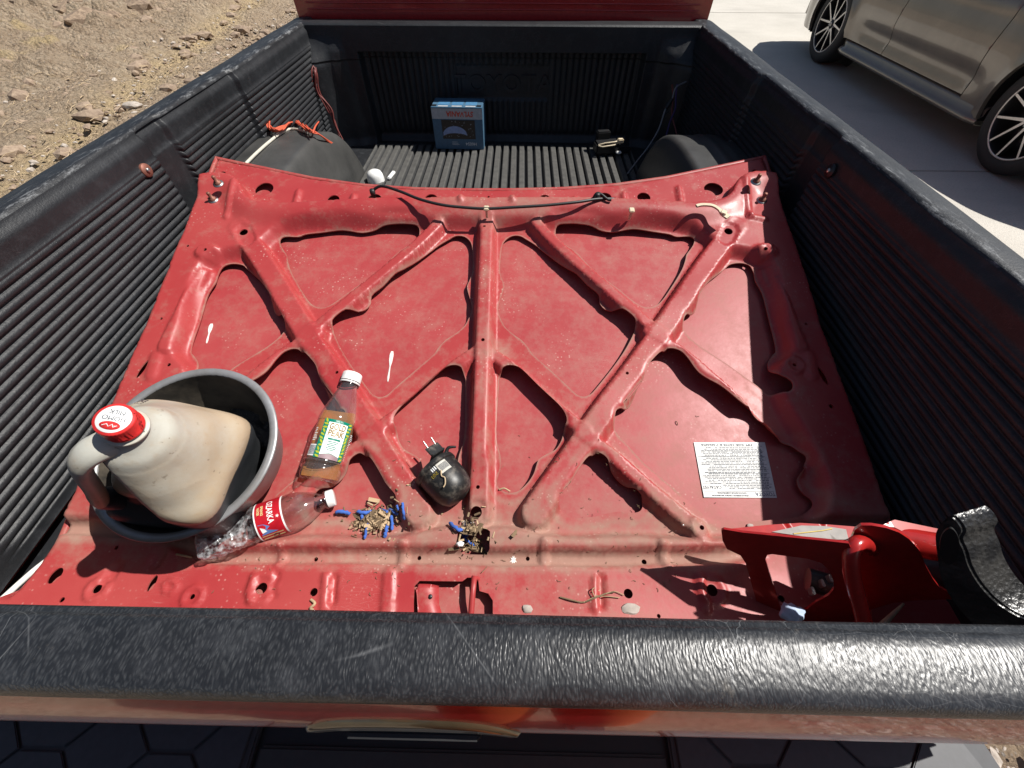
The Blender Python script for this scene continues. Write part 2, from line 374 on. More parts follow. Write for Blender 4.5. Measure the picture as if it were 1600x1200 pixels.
dirt_sheet('gravel_apron', -7.0, 14, -9, .78, .06, False)
# concrete slabs, joints 12 mm wide (the drive is part of the setting)
drive = put('driveway', None, kind='structure'); drive.location = (3, 3, GZ)
xs = [-.9, 3.02 - 3.0 + 3.0, 7.4, 12.0]; ys = [.75, 3.155, 8.8, 13.4, 18, 24, 30]
xs = [-.9, 2.0, 7.4, 14.0]
for i in range(3):
    for j in range(6):
        x0, x1, y0, y1 = xs[i]+.006, xs[i+1]-.006, ys[j]+.006, ys[j+1]-.006
        if i == 0: x1 = xs[1]
        b = MB().box(((x0+x1)/2, (y0+y1)/2, GZ-.06), (x1-x0, y1-y0, .12), bev=.006); child('slab', b.mesh(), MT['conc'], drive)
# loose stones that can be told apart, and small gravel as stuff
def m_stone(name, c0, c1):
    m = Mat(name); n = m.noise(25, 6, .7); m.set(color=m.mix(m.ramp(n, [(.35, 0), (.65, 1)]), c0, c1), rough=.9, normal=m.bump(n, .6, .01)); return m.m
MT['stone'] = m_stone('pale_stone', (.34, .29, .24), (.52, .46, .40)); MT['darkclod'] = m_stone('dark_earth_clod', (.12, .08, .055), (.34, .25, .17)); MT['clod'] = m_stone('brown_clod', (.2, .14, .1), (.36, .27, .19))
def rock_mesh(sx, sy, sz, seed, sub=3):
    bm = bmesh.new(); bmesh.ops.create_icosphere(bm, subdivisions=sub, radius=1)
    for v in bm.verts:
        d = 1+.32*mnoise.noise(v.co*1.4+Vector((seed, 0, 0)))+.1*mnoise.noise(v.co*4+Vector((0, seed, 0)))
        v.co = Vector((v.co.x*sx*d, v.co.y*sy*d, v.co.z*sz*d))
    me = bpy.data.meshes.new('r'); bm.to_mesh(me); bm.free(); me.polygons.foreach_set('use_smooth', [True]*len(me.polygons)); me.set_sharp_from_angle(angle=math.radians(28)); return me
for px, s, ang, lab in (((177, 126), (.17, .06, .035), -.9, 'flat pale grey stone lying alone in the middle of the dirt, largest loose stone'),
                        ((209, 167), (.085, .045, .03), .2, 'small white stone on the dirt nearest the black left bed rail'),
                        ((130, 78), (.09, .07, .06), .4, 'greyish stone beside the yellow patch of sand on the dirt'),
                        ((182, 33), (.13, .06, .04), -.5, 'pale stone next to the dark clod near the top of the dirt'),
                        ((134, 16), (.12, .06, .07), -.8, 'pale upright stone among the dark clods at the upper left'),
                        ((264, 20), (.14, .1, .05), -.7, 'whitish stone furthest up the dirt slope towards the red cab'),
                        ((52, 155), (.09, .05, .03), 0, 'small pale stone near the left side of the dirt, left of the flat stone')):
    p = onz(px, GZ); t = thing('stone', lab, 'stone', T3(Vector((p[0], p[1], GZ+.0+s[2]*.4))) @ Matrix.Rotation(ang, 4, 'Z'), me=rock_mesh(*s, px[0]*.13), mat=MT['stone'])
mb = MB(); base = [rock_mesh(1, .8, .6, k*3.1, 1) for k in range(6)]; bv = [([v.co[:] for v in b.vertices], [tuple(p.vertices) for p in b.polygons]) for b in base]
def scatter(n, xr, yr, r0, r1, mat, name, seed, zf=lambda x, y: GZ):
    rr = random.Random(seed); mb = MB()
    for k in range(n):
        x = rr.uniform(*xr); y = rr.uniform(*yr); r = r0*(r1/r0)**(rr.random()**2.2)
        M = T3(Vector((x, y, zf(x, y)+r*.1))) @ Matrix.Rotation(rr.uniform(0, 6.3), 4, 'Z') @ Matrix.Diagonal((r*rr.uniform(.7, 1.5), r, r*rr.uniform(.5, 1), 1)); v, f = bv[k % 6]; mb.add(v, f, False, M)
    return put(name, mb.mesh(), mat, kind='stuff')
rough_at = lambda x, y: GZ-.02+.22*float(S((-x-3.2)/3.0)*S((y-2)/4))
scatter(5200, (-9.8, -1.2), (1, 10.3), .006, .035, MT['stone'], 'gravel', 3, rough_at); scatter(2600, (-9.8, -1.2), (1, 10.3), .015, .12, MT['clod'], 'dirt_clods', 4, rough_at)
scatter(5200, (.85, 2.4), (-1.4, .74), .004, .016, MT['stone'], 'loose_grit', 6)
scatter(170, (-9.6, -5.2), (6.2, 10.3), .10, .34, MT['darkclod'], 'earth_clods', 14, rough_at)
mb = MB(); rr = random.Random(12)
for k in range(5200):
    x = rr.uniform(-9.8, -1.2); y = rr.uniform(1, 10.3); a = rr.uniform(0, 6.3); L = rr.uniform(.02, .11); z = rough_at(x, y)+.02; p = Vector((x, y, z)); q = p+Vector((math.cos(a)*L, math.sin(a)*L, rr.uniform(0, .03)))
    mid = (p+q)/2+Vector((rr.uniform(-.01, .01), rr.uniform(-.01, .01), .008)); mb.tube([p, mid, q], rr.uniform(.0015, .004), 4)
put('straw_litter', mb.mesh(), plain('dry_straw', (.5, .38, .24), .8), kind='stuff')

# ================================================================ THE PICKUP TRUCK
truck = thing('pickup_truck', 'red pickup truck with black ribbed bed liner, closed tailgate, seen into its open bed', 'pickup truck', T3(Vector((0, 1, GZ))))
FZ = -.385
# --- side liners
Y0, Y1 = .045, 1.985
def side_liner(sg):
    zz = np.concatenate([np.linspace(.0, -.05, 12)[:-1], np.arange(-.05, FZ+.02, -.00125)]); ys = np.unique(np.concatenate([np.linspace(Y0, Y1, 120), *[np.linspace(c-.03, c+.03, 26) for c in (.948, 1.035, 1.38, .18)]]))
    Yg, Zg = np.meshgrid(ys, zz, indexing='ij')
    recess = S((Yg-.945)/.014)*(1-S((Yg-1.028)/.014))
    secC = S((Yg-1.372)/.012); secB = S((Yg-1.03)/.014)*(1-secC)
    X = .742 - .010*S(-Zg/.02) - .004*S((-Zg-.045)/.01)            # plain band
    z0 = -.053-.007*secB; ph = (z0-Zg)/.01535
    prof = np.abs(np.sin(PI*np.clip(ph, 0, 30)))**.55*.0075
    zend = -.352; mask = S((z0-Zg)/.003)*S((Zg-zend)/.01); ymask = S((Yg-(.11+.06*S((-Zg-.15)/.2)))/.05)*(1-recess)*(1-S((Yg-1.93)/.02))
    ymask *= 1-.55*np.exp(-((Yg-1.376)/.006)**2)
    X = X + .006*mask*ymask - prof*mask*ymask
    X = X + .014*recess - .012*secC + .003*secB + .006*secC*S((Yg-1.40)/.5)*0
    fil = S((-.35-Zg)/.05); X = X - .05*fil**2
    X += .0012*np.sin(Yg*7+Zg*9)
    P = np.stack([sg*X, Yg, Zg], -1); return grid_mesh(P, flip=(sg > 0))
for sg in (-1, 1):
    child('side_liner', side_liner(sg), MT['liner'], truck)
    # rail cap: rounded top
    prof = [(.742, -.002), (.744, .0035), (.749, .006), (.757, .0062), (.775, .0055), (.79, .004), (.801, -.001), (.808, -.01), (.811, -.028), (.811, -.05)]
    ys = np.unique(np.concatenate([np.linspace(-.0, 2.07, 170), [.948, .952, 1.03, 1.034, 1.374, 1.378]])); G = []
    for y in ys:
        C = float(S((y-1.372)/.012)); R = float(S((y-.945)/.014)*(1-S((y-1.028)/.014))); row = []
        for k, (x, z) in enumerate(prof):
            f = 1 if k < 3 else max(0, 1-(k-2)/3); xx = x+f*(-.012*C+.007*R)+.0008*math.sin(y*9+k); row.append((sg*xx, y, z+.0006*math.sin(y*13+k*2)))
        G.append(row)
    me = grid_mesh(np.array(G), flip=(sg < 0)); a = me.attributes.new('wear_pale', 'FLOAT', 'POINT')
    a.data.foreach_set('value', np.tile(np.array([.2, 1, 1, .75, .1, 0, 0, .1, .1, 0], np.float32), len(ys))); child('rail_cap', me, MT['rail'], truck)
    # painted bedside under the rail, with wheel arch
    yw = 1.05; arc = [(yw+.43*math.cos(t), -.66+.43*math.sin(t)) for t in np.linspace(PI, 0, 24)]
    out = [(-.0, -.03), (2.08, -.03), (2.08, -.62), (1.5, -.64)]+[(p[0], p[1]) for p in arc[::-1] if p[1] > -.64]+[(.6, -.64), (.0, -.6)]
    V, T = cdt_sheet(out, [], .05, 0); bul = .805+.035*np.sin(np.clip((-.03-V[:, 1])/.6, 0, 1)*PI)
    W = np.stack([sg*bul, V[:, 0], V[:, 1]], 1); T2 = T[:, ::-1] if sg < 0 else T
    child('bedside', tri_mesh(W, T2, skirt=(-sg*.02, 0, 0)), MT['paint'], truck)
    lt = MB().box((sg*.80, .045, -.22), (.075, .11, .28), bev=.012); child('tail_light', lt.mesh(), plain('red_lens', (.35, .01, .01), .1, coat=1.0), truck)
    # wheel
    M = T3(Vector((sg*.70, yw, -.66))) @ Matrix.Rotation(PI/2, 4, 'Y')
    wh = MB().lathe([(.19, -.1), (.27, -.105), (.315, -.09), (.335, -.05), (.338, 0), (.335, .05), (.315, .09), (.27, .105), (.19, .1)], 40, M, closed=False)
    wo = child('wheel', wh.mesh(), MT['tyre'], truck); rm = MB().lathe([(.0, .04), (.06, .05), (.10, .03), (.17, .0), (.19, .06), (.2, .1)], 32, M); rm.lathe([(.2, -.1), (.18, -.02), (.0, -.02)], 32, M)
    child('rim', rm.mesh(), MT['steel'], wo)
# --- front wall liner
def front_liner():
    x0 = .725; xs = np.unique(np.concatenate([np.linspace(-x0, x0, 60), np.arange(-.60, .60, .0021)])); zs = np.concatenate([np.linspace(.0, -.07, 6), np.arange(-.072, -.10, -.002), np.arange(-.10, FZ-.02, -.006)])
    X, Z = np.meshgrid(xs, zs, indexing='ij'); w = .555+.05*S((-Z-.08)/.28)*0; 
    edge = S((w-np.abs(X)+.02*0-.10*S((-Z)/.35)*-1*.0)/.018)
    pan = S((-.076-Z)/.008)*edge; Y = 1.962+.045*pan
    ribs = np.abs(np.sin(PI*X/.0238))**.7*.008*pan*S((Z+.375)/.02); plate = S((.188-np.abs(X))/.004)*S((-.122-Z)/.004)*S((Z+.242)/.004)
    Y = Y - ribs*(1-plate) + .002*plate*pan
    # corner gussets sweeping in towards the floor, rounded foot
    Y = Y - .07*S((np.abs(X)-.60)/.12)**1.5*S((-Z-.02)/.10) - .02*S((-Z-.36)/.04)**2 - .02*np.exp(-((np.abs(X)-.635+.05*(-Z))/.02)**2)*S((-Z-.03)/.05)
    return grid_mesh(np.stack([X, Y, Z], -1), flip=False)
child('front_liner', front_liner(), MT['liner'], truck)
fr = MB(); prof = [(1.962, -.004), (1.966, .003), (1.975, .006), (2.03, .006), (2.045, .002), (2.05, -.01), (2.05, -.05)]
G = np.array([[(x, y, z) for y, z in prof] for x in np.linspace(-.75, .75, 60)])
me = grid_mesh(G); a = me.attributes.new('wear_pale', 'FLOAT', 'POINT'); a.data.foreach_set('value', np.zeros(len(me.vertices), np.float32)); child('front_rail_cap', me, MT['rail'], truck)
tm = text_mesh('TOYOTA', .082, .004, spacing=1.12, bold=.0016); tm.transform(Matrix.Scale(1.12, 4, (1, 0, 0))); child_at('raised_lettering', tm, MT['liner'], truck, T3(Vector((.0, 2.006, -.19))) @ Matrix.Rotation(PI/2, 4, 'X'))
# --- floor liner with long ribs
xs = np.unique(np.concatenate([np.linspace(-.76, .76, 30), np.arange(-.56, .56, .0021)])); ys = np.unique(np.concatenate([np.linspace(.05, 2.06, 40), np.linspace(1.72, 1.80, 12)])); X, Yy = np.meshgrid(xs, ys, indexing='ij')
rb = S((np.abs(np.sin(PI*X/.0334))-.42)/.16)*.015*S((1.955-Yy)/.03)*S((.555-np.abs(X))/.01)
Z = FZ-.013+rb+.0015*np.sin(X*9+Yy*4); me = grid_mesh(np.stack([X, Yy, Z], -1)); a = me.attributes.new('wear_pale', 'FLOAT', 'POINT'); a.data.foreach_set('value', (rb/.015).astype(np.float32).ravel()); child('floor_liner', me, MT['floor'], truck)  # paler on rib tops, darker in the grooves, following rib height
# --- wheel wells
def wheel_well(sg):
    n, mth = 44, 30; yc, hl, ht = 1.22, .43, .235; G = []
    for i in range(n+1):
        t = PI*i/n; cy = math.cos(t); sy = math.sin(t); e = .72
        y = yc+hl*math.copysign(abs(cy)**e, cy); z = FZ-.012+ht*abs(sy)**e; row = []
        for j in range(mth+1):
            u = j/mth
            # from the wall inwards along the top, round over the shoulder, down the inner face
            if u < .55: x = .735-(.735-.575)*u/.55; s = 1.0
            else:
                a = (u-.55)/.45*PI/2; x = .575-.045*math.sin(a); s = math.cos(a)**.8
            crease = .004*math.exp(-((x-.665)/.008)**2)+.004*math.exp(-((x-.70)/.006)**2)
            yy = yc+(y-yc)*(.93+.07*s); zz = FZ-.012+(z-FZ+.012)*(s if u >= .55 else 1)*1.0+crease*(abs(sy)**.3)
            if u >= .55: yy = yc+(y-yc)*(1-(.0)*(1-s)); 
            row.append((sg*x, yy, zz))
        G.append(row)
    return grid_mesh(np.array(G), flip=(sg > 0))
MT['well'] = (lambda m: (m.set(color=m.mix(m.ramp(m.noise(7, 5, .6), [(.3, 0), (.7, 1)]), (.035, .035, .034), (.07, .069, .066)), rough=m.mix(m.noise(25, 4), .35, .5), normal=m.bump(m.noise(300, 3), .3, .0008)), m.m)[1])(Mat('grey_worn_wheel_well'))
for sg in (-1, 1): child('wheel_well', wheel_well(sg), MT['well'], truck)
# --- hooked washers holding the liner
for px, sg in (((229, 266), -1), ((418, 115), -1), ((1297, 267), 1)):
    p = onx(px, sg*.7265); M = frame(p, (-sg, 0, .12), (0, 1, 0))
    o = child_at('liner_washer', MB().lathe([(.0, .0015), (.013, .002), (.0135, 0), (.0135, -.004)], 24, M=None).mesh(), MT['rust'] if sg < 0 else MT['black'], truck, M)
    b = MB().lathe([(.0, .006), (.004, .006), (.0048, .0045), (.0048, .0015)], 6); put('screw', b.mesh(), MT['steel'], o)
# --- tailgate
tg = put('tailgate', None, None, truck); tg.matrix_basis = T3(Vector((0, -1.0, .9)))
def sweep_x(prof, x0, x1, n, wob=0):
    return np.array([[(x, y+wob*math.sin(x*11+k), z+wob*math.sin(x*7+k*1.7)) for k, (y, z) in enumerate(prof)] for x in np.linspace(x0, x1, n)])
cp = [(.0600, -.05), (.0597, -.012), (.0590, -.006), (.0565, -.0035), (.0540, -.003), (.0520, .0005), (.0490, .0022), (.042, .0028), (.03, .0030), (.018, .0024), (.0105, .0008), (.0065, -.003), (.0048, -.009), (.0045, -.016), (.0065, -.0175)]
child('tailgate_cap', grid_mesh(sweep_x(cp, -.812, .812, 220, .0003), flip=True), MT['cap'], tg)
face = [(.006, -.0155), (.0035, -.024), (-.002, -.045), (-.0075, -.07), (-.0105, -.095), (-.011, -.115), (-.010, -.14), (-.006, -.2), (-.006, -.40), (-.001, -.46), (.02, -.475)]
fm = MB(); G = sweep_x(face, -.78, .78, 160); 
child('gate_face', grid_mesh(G, flip=True), MT['paint'], tg)
child('gate_inner_panel', grid_mesh(sweep_x([(.0585, -.03), (.0595, -.06), (.0595, -.375)], -.745, .745, 10)), MT['liner'], tg)
fy = lambda z: float(np.interp(-z, [-b_ for a_, b_ in face], [a_ for a_, b_ in face]))
hb = []
for x in np.linspace(-.0905, .0835, 60):
    t = (x+.0035)/.087; zt = -.052-.028*abs(t)**5-.010*t*t; zb = -.165+.02*abs(t)**4; prof_ = [(zt, 0), (zt-.0015, .0022), (zt-.006, .0032), (zt-.02, .0030), (zt-.022, .0012), (zt-.05, .0012), (zb, .003), (zb-.003, 0)]
    if abs(t) > .985: prof_ = [(z_, min(o_, .0002)) for z_, o_ in prof_]
    hb.append([(x, fy(z_)-o_, z_) for z_, o_ in prof_])
ho = child('gate_handle', grid_mesh(np.array(hb), flip=True), plain('bronze_black_bezel', (.045, .036, .022), .2, coat=.5), tg)
child('pull_lever', MB().box((-.005, fy(-.11)-.003, -.115), (.11, .006, .03), bev=.002).mesh(), MT['black'], ho)
# --- bumper and step pads with raised tread blocks
bp = MB(); bp.box((0, -.085, -.60), (1.64, .17, .16), bev=.02); child('bumper', bp.mesh(), plain('dark_bumper_plastic', (.012, .012, .013), .5), truck)
bc = MB().box((.0, -.10, -.517), (.63, .115, .012), bev=.004); child('bumper_step', bc.mesh(), plain('dull_grey_step', (.035, .034, .033), .55), truck)
padm = plain('step_pad_rubber', (.035, .036, .042), .6); blk = plain('tread_block_rubber', (.042, .043, .05), .55)
for sg in (-1, 1):
    x0, x1 = sg*.322, sg*.803; b = MB(); poly = [(.322, .0), (.803, .0), (.815, -.02), (.83, -.10), (.80, -.17), (.318, -.17)]
    poly = [(sg*x, y) for x, y in poly]; b.prism(poly, -.520, -.506, bev=.003); pad = child('step_pad', b.mesh(), padm, truck)
    # blocks: rows of stretched hexagons
    cw, ch = .135, .070; g = .003
    for c in range(6):
        for r in range(-1, 4):
            cx = .345+c*cw*.74; cy = .018-r*ch-(c % 2)*ch/2
            hexa = [(cx-cw/2+g, cy), (cx-cw*.24, cy+ch/2-g), (cx+cw*.24, cy+ch/2-g), (cx+cw/2-g, cy), (cx+cw*.24, cy-ch/2+g), (cx-cw*.24, cy-ch/2+g)]
            hexa = [(min(max(x, .332), .79), min(max(y, -.160), -.006)) for x, y in hexa]
            if max(h_[1] for h_ in hexa)-min(h_[1] for h_ in hexa) < .01 or max(h_[0] for h_ in hexa)-min(h_[0] for h_ in hexa) < .02: continue
            q = [];
            for p_ in hexa:
                if not q or math.hypot(p_[0]-q[-1][0], p_[1]-q[-1][1]) > 1e-4: q.append(p_)
            if math.hypot(q[0][0]-q[-1][0], q[0][1]-q[-1][1]) < 1e-4: q.pop()
            if len(q) < 3: continue
            hb = MB().prism([(sg*x, y) for x, y in q], -.506, -.5015, bev=.0012); child('tread_block', hb.mesh(), blk, pad)
# --- cab
cab = put('cab', None, None, truck); cab.matrix_basis = T3(Vector((0, 1.1, 1.0)))
b = MB(); gw = [(-.775, -.62), (.775, -.62), (.785, .10), (.70, .66), (.60, .74), (-.60, .74), (-.70, .66), (-.785, .10)]
win = [(-.60, .20), (.60, .20), (.54, .60), (-.54, .60)]
V, T = cdt_sheet(gw, [win[::-1]], .06, 0); lean = lambda z: 2.075+.10*np.clip(z-.15, 0, 1)
creases = .004*np.sin(np.clip((V[:, 1]-.03)/.02, 0, 1)*PI)
W = np.stack([V[:, 0], lean(V[:, 1]), V[:, 1]], 1); me = tri_mesh(W, T, skirt=(0, .02, 0)); child('cab_back_panel', me, MT['paint'], cab)
for z, y in ((.028, .0), (.046, 0)): child('pressed_seam', MB().tube([(-.74, 2.0745, z), (0, 2.0735, z+.001), (.74, 2.0745, z)], .0025, 6).mesh(), MT['paint'], cab)
gl = MB().add([(-.6, 2.09, .20), (.6, 2.09, .20), (.54, 2.135, .60), (-.54, 2.135, .60)], [(0, 1, 2, 3)]); child('rear_window', gl.mesh(), plain('dark_glass', (.01, .012, .014), .04, coat=1.0), cab)
b = MB()
for i in range(len(gw)):
    a, c = gw[i], gw[(i+1) % len(gw)]; ya, yc = float(lean(a[1])), float(lean(c[1])); L = 3.3 if max(a[1], c[1]) > .15 else 4.3
    b.add([(a[0], ya, a[1]), (c[0], yc, c[1]), (c[0], 3.2 if c[1] > .2 else 3.2, c[1]), (a[0], 3.2, a[1])], [(3, 2, 1, 0)])
child('cab_shell', b.mesh(), MT['paint'], cab)
b = MB(); b.box((0, 4.1, -.35), (1.6, 1.5, .5), bev=.05); child('nose', b.mesh(), MT['paint'], cab)
b = MB(); b.add([(-.775, 3.2, .1), (.775, 3.2, .1), (.775, 3.34, -.1), (-.775, 3.34, -.1)], [(0, 1, 2, 3)]); b.add([(-.775, 3.2, .66), (.775, 3.2, .66), (.775, 3.2, .1), (-.775, 3.2, .1)], [(3, 2, 1, 0)]); child('windscreen', b.mesh(), bpy.data.materials['dark_glass'], cab)
for sg in (-1, 1):
    M = T3(Vector((sg*.70, 4.15, -.66))) @ Matrix.Rotation(PI/2, 4, 'Y')
    wo = child('wheel', MB().lathe([(.19, -.1), (.27, -.105), (.315, -.09), (.335, -.05), (.338, 0), (.335, .05), (.315, .09), (.27, .105), (.19, .1)], 40, M).mesh(), MT['tyre'], truck)
    rm = MB().lathe([(.0, .04), (.06, .05), (.10, .03), (.17, .0), (.19, .06), (.2, .1)], 32, M); child('rim', rm.mesh(), MT['steel'], wo)
b = MB().box((0, 1.05, -.52), (.9, 1.9, .10)); child('chassis', b.mesh(), MT['black'], truck)
# ================================================================ THE ENGINE HOOD (upside down in the bed)
def skin_z(x, y):
    x = np.asarray(x, float); y = np.asarray(y, float)
    return -.227+.25*(y-.81)+.018*(x/.7)**2+1.2*np.clip(.22-y, 0, .12)**2
def hhit(px, off):
    z = -.25
    for i in range(14): P = onz(px, z); z = float(skin_z(P[0], P[1]))+off
    return P
def uv(P): x, y = P[0], P[1]; return np.array([(x-.0065)+.0175*(y-.6), y-.0175*(x-.0065)])
def unuv(A):
    A = np.atleast_2d(A); u, v = A[:, 0], A[:, 1]; x = .0065+u-.0175*(v-.6); return np.stack([x, v+.0175*(x-.0065)], 1)
def tr(L, off, ox=0, oy=0, s=1): return np.array([uv(hhit((ox+a/s, oy+b/s), off)) for a, b in L])
z5 = dict(ox=300, oy=230, s=2.6667); z6 = dict(ox=800, oy=230, s=2.6667); z4 = dict(ox=0, oy=350, s=2.6667); z8 = dict(ox=900, oy=600, s=4); z3 = dict(ox=500, oy=650, s=3.6375)
cat = lambda *a: np.concatenate(a)
mir = lambda L: (np.array(L)*[-1, 1])[::-1]
o = .010
W1 = tr([(370, 392), (384, 381), (405, 377), (445, 378), (475, 368), (530, 361), (610, 352), (660, 353), (710, 359), (755, 354), (800, 345), (850, 342), (900, 342), (943, 345), (949, 360), (942, 380), (905, 412), (862, 440), (815, 485), (770, 525), (720, 563), (660, 605), (600, 650), (560, 671), (530, 672), (505, 662), (482, 638), (458, 600), (432, 555), (412, 515), (402, 480), (398, 455), (383, 432), (372, 412)], o, **z5)
W2 = tr([(1068, 388), (1095, 374), (1125, 373), (1150, 386), (1166, 412), (1170, 460), (1169, 520), (1158, 555), (1147, 580), (1150, 605), (1160, 640), (1166, 672), (1158, 705), (1135, 748), (1100, 780), (1058, 808), (1030, 838), (1008, 868), (965, 905), (905, 955), (850, 1003), (815, 1035), (785, 1045), (757, 1035), (735, 1010), (700, 962), (660, 905), (625, 848), (600, 795), (593, 768), (604, 742), (640, 712), (680, 693), (722, 680), (745, 655), (752, 632), (800, 592), (850, 548), (885, 522), (930, 488), (985, 445), (1030, 410)], o, **z5)
W3 = tr([(888, 507), (905, 492), (935, 486), (965, 488), (990, 500), (1004, 528), (1012, 562), (1030, 592), (1045, 625), (1058, 680), (1072, 740), (1088, 800), (1096, 852), (1085, 868), (1066, 895), (1062, 925), (1070, 952), (1090, 978), (1120, 993), (1140, 1010), (1143, 1032), (1128, 1048), (1105, 1048), (1060, 1035), (1020, 1000), (960, 955), (900, 910), (840, 872), (780, 832), (738, 795), (712, 762), (705, 742), (716, 722), (742, 705), (760, 690), (766, 668), (770, 640), (800, 596), (845, 545)], o, **z6)
W4 = cat(tr([(605, 884), (625, 872), (655, 868), (690, 880), (718, 908), (742, 942), (765, 968), (800, 992), (850, 1020), (900, 1060), (930, 1085), (958, 1104)], o, **z6),
         tr([(1060, 180), (1095, 200), (1130, 232), (1158, 285), (1200, 325), (1250, 358), (1300, 378), (1345, 395), (1385, 425), (1420, 460), (1426, 495), (1405, 540), (1384, 570), (1378, 615), (1390, 655), (1420, 695), (1455, 720), (1472, 748), (1462, 780), (1430, 808), (1390, 830), (1330, 842), (1230, 852), (1130, 862), (1050, 862), (950, 852), (880, 850), (825, 835), (770, 800), (710, 752), (640, 688), (560, 618), (480, 548), (400, 478), (330, 400), (270, 340), (240, 290), (230, 240), (238, 205), (262, 190), (300, 172), (330, 148), (352, 110), (372, 60), (392, 20)], o, **z8),
         tr([(455, 1092), (478, 1068), (505, 1035), (532, 1000), (545, 968), (558, 935), (580, 908)], o, **z6))
W5 = tr([(5, 570), (35, 525), (65, 488), (95, 468), (125, 464), (155, 476), (180, 498), (198, 530), (220, 565), (260, 610), (310, 650), (352, 672), (385, 700), (405, 730), (412, 768), (400, 796), (370, 808), (320, 808), (270, 802), (210, 808), (160, 822), (110, 832), (60, 838), (10, 842), (-40, 832), (-80, 805), (-112, 765), (-112, 728), (-80, 690), (-45, 650), (-20, 610)], o, **z8)
W6 = cat(tr([(1278, 1000), (1280, 970), (1295, 946), (1320, 936), (1350, 940), (1378, 956), (1430, 1008), (1480, 1056), (1525, 1100), (1550, 1135), (1557, 1165)], o, **z5),
         tr([(1385, 90), (1372, 140), (1345, 185), (1318, 205), (1278, 225), (1242, 252), (1228, 290), (1215, 330), (1190, 372), (1160, 405), (1132, 428), (1100, 440), (1060, 438), (1028, 422), (1008, 400), (1004, 375), (1015, 335), (1027, 300), (1028, 250), (1018, 200), (1006, 160), (1003, 110), (1003, 50)], o, **z3))
wins = [catmull(w, True, 3) for w in (W1, mir(W1), W2, mir(W2), W3, mir(W3), W4, mir(W4), W5, mir(W5), W6, mir(W6))]
# outline: rear edge curved, sides nearly straight, tip flared at the front corners
R_ = tr([(1198, 238), (1120, 256), (1040, 273), (963, 284), (880, 290), (800, 292), (763, 292)], .012)
half = list(R_[::-1])                                             # centre -> rear right corner
side = tr([(328, 256), (300, 333), (262, 425), (226, 520), (190, 600), (152, 690), (118, 772), (98, 815), (85, 845), (62, 880), (30, 918), (8, 938)], .012); side = side*[-1, 1]
half += [tuple(p) for p in side]; vf = .098
half.append((half[-1][0]-.004, vf+.004)); half.append((half[-1][0]-.02, vf)); half.append((.3, vf)); half.append((0, vf))
half = np.array(half); OUT = cat(half, mir(half)[1:-1])
def resample(L, step):
    L = np.array(L); out = []
    for i in range(len(L)):
        a, b = L[i], L[(i+1) % len(L)]; d = np.hypot(*(b-a)); n = max(1, int(round(d/step)))
        for k in range(n): out.append(a+(b-a)*k/n)
    return np.array(out)
OUTr = resample(OUT, .006)
def ell(c, a, b, n=20, rot=0):
    return [(c[0]+a*math.cos(t)*math.cos(rot)-b*math.sin(t)*math.sin(rot), c[1]+a*math.cos(t)*math.sin(rot)+b*math.sin(t)*math.cos(rot)) for t in [2*PI*k/n for k in range(n)]]
hole_px = [(343, 262, 5), (409, 287, 14.5), (518, 303, 9.5), (583, 303, 11), (672, 303, 10.5), (763, 299, 2), (852, 304, 10.5), (946, 301, 11), (1008, 300, 10.5), (1118, 287, 15), (1184, 259, 5),
           (382, 365, 6.5), (1137, 364, 6.5), (326, 398, 2.6), (1192, 397, 3), (296, 388, 2.2), (255, 501, 2.2), (757, 359, 2.6), (755, 537, 2.8), (528, 585, 2.6), (979, 586, 2.6), (747, 763, 3), (744, 801, 9),
           (653, 868, 3.2), (825, 869, 3.2), (489, 870, 3.2), (180, 855, 3), (267, 573, 3), (1238, 574, 3), (1257, 509, 2.2), (1295, 638, 3.5), (1010, 874, 4), (151, 920, 6.5), (96, 937, 4), (300, 932, 4), (408, 919, 8.5), (490, 925, 6), (982, 927, 7), (1113, 922, 8.5), (1095, 826, 3.6), (1222, 935, 5), (1030, 962, 3)]
H_off = .03; holes = []
def hole_at(px, r):
    p = hhit(px, H_off); q = hhit((px[0]+r, px[1]), H_off); return uv(p), abs(q[0]-p[0])
HC = {}
for x, y, r in hole_px: c, rr = hole_at((x, y), r); HC[(x, y)] = (c, rr); holes.append(ell(c, rr, rr, 26 if r > 5 else 12))
c, rr = hole_at((85, 899), 10); holes.append(ell(c, rr*1.25, rr*.85, 24, 1.2)); BIG = c
for (x, y, a, b, rot) in ((226, 580, 16, 4, 1.35), (1283, 590, 16, 4, 1.75), (237, 911, 12, 5, 1.4)):
    c, ra = hole_at((x, y), a); _, rb = hole_at((x, y), b); holes.append(ell(c, ra, rb, 22, rot))
SQ = tr([(716, 828), (722, 824), (760, 826), (766, 832), (765, 858), (760, 863), (722, 862), (714, 854)], .03); holes.append(resample(SQ, .004))
LT = tr([(646, 940), (647, 915), (655, 907), (722, 908), (730, 902), (747, 902), (749, 923), (763, 927), (770, 938), (770, 962), (646, 962)], .03); holes.append(resample(LT, .004))
VH, TH = cdt_sheet(OUTr, [h for h in wins]+holes, .0042)
de, _ = seg_dist(VH, OUTr); dw = np.full(len(VH), 1e9)
for wl in wins: d, _ = seg_dist(VH, wl); dw = np.minimum(dw, d)
u, v = VH[:, 0], VH[:, 1]
L1h = tr([(985, 317), (1340, 235)], .03, 0, 0, 1)
l1 = tr([(58, 140), (110, 132), (165, 136), (205, 155), (224, 185), (240, 222), (275, 245), (330, 255), (420, 257), (600, 246), (860, 236), (1100, 235), (1235, 236)], .03, **z5)
l1[-1, 0] = 0; L1 = cat(l1, mir(l1)[1:]); d1, s1 = seg_dist(VH, catmull(L1, False, 4), closed=False); rear = np.where((s1 > 0), 1, -1)
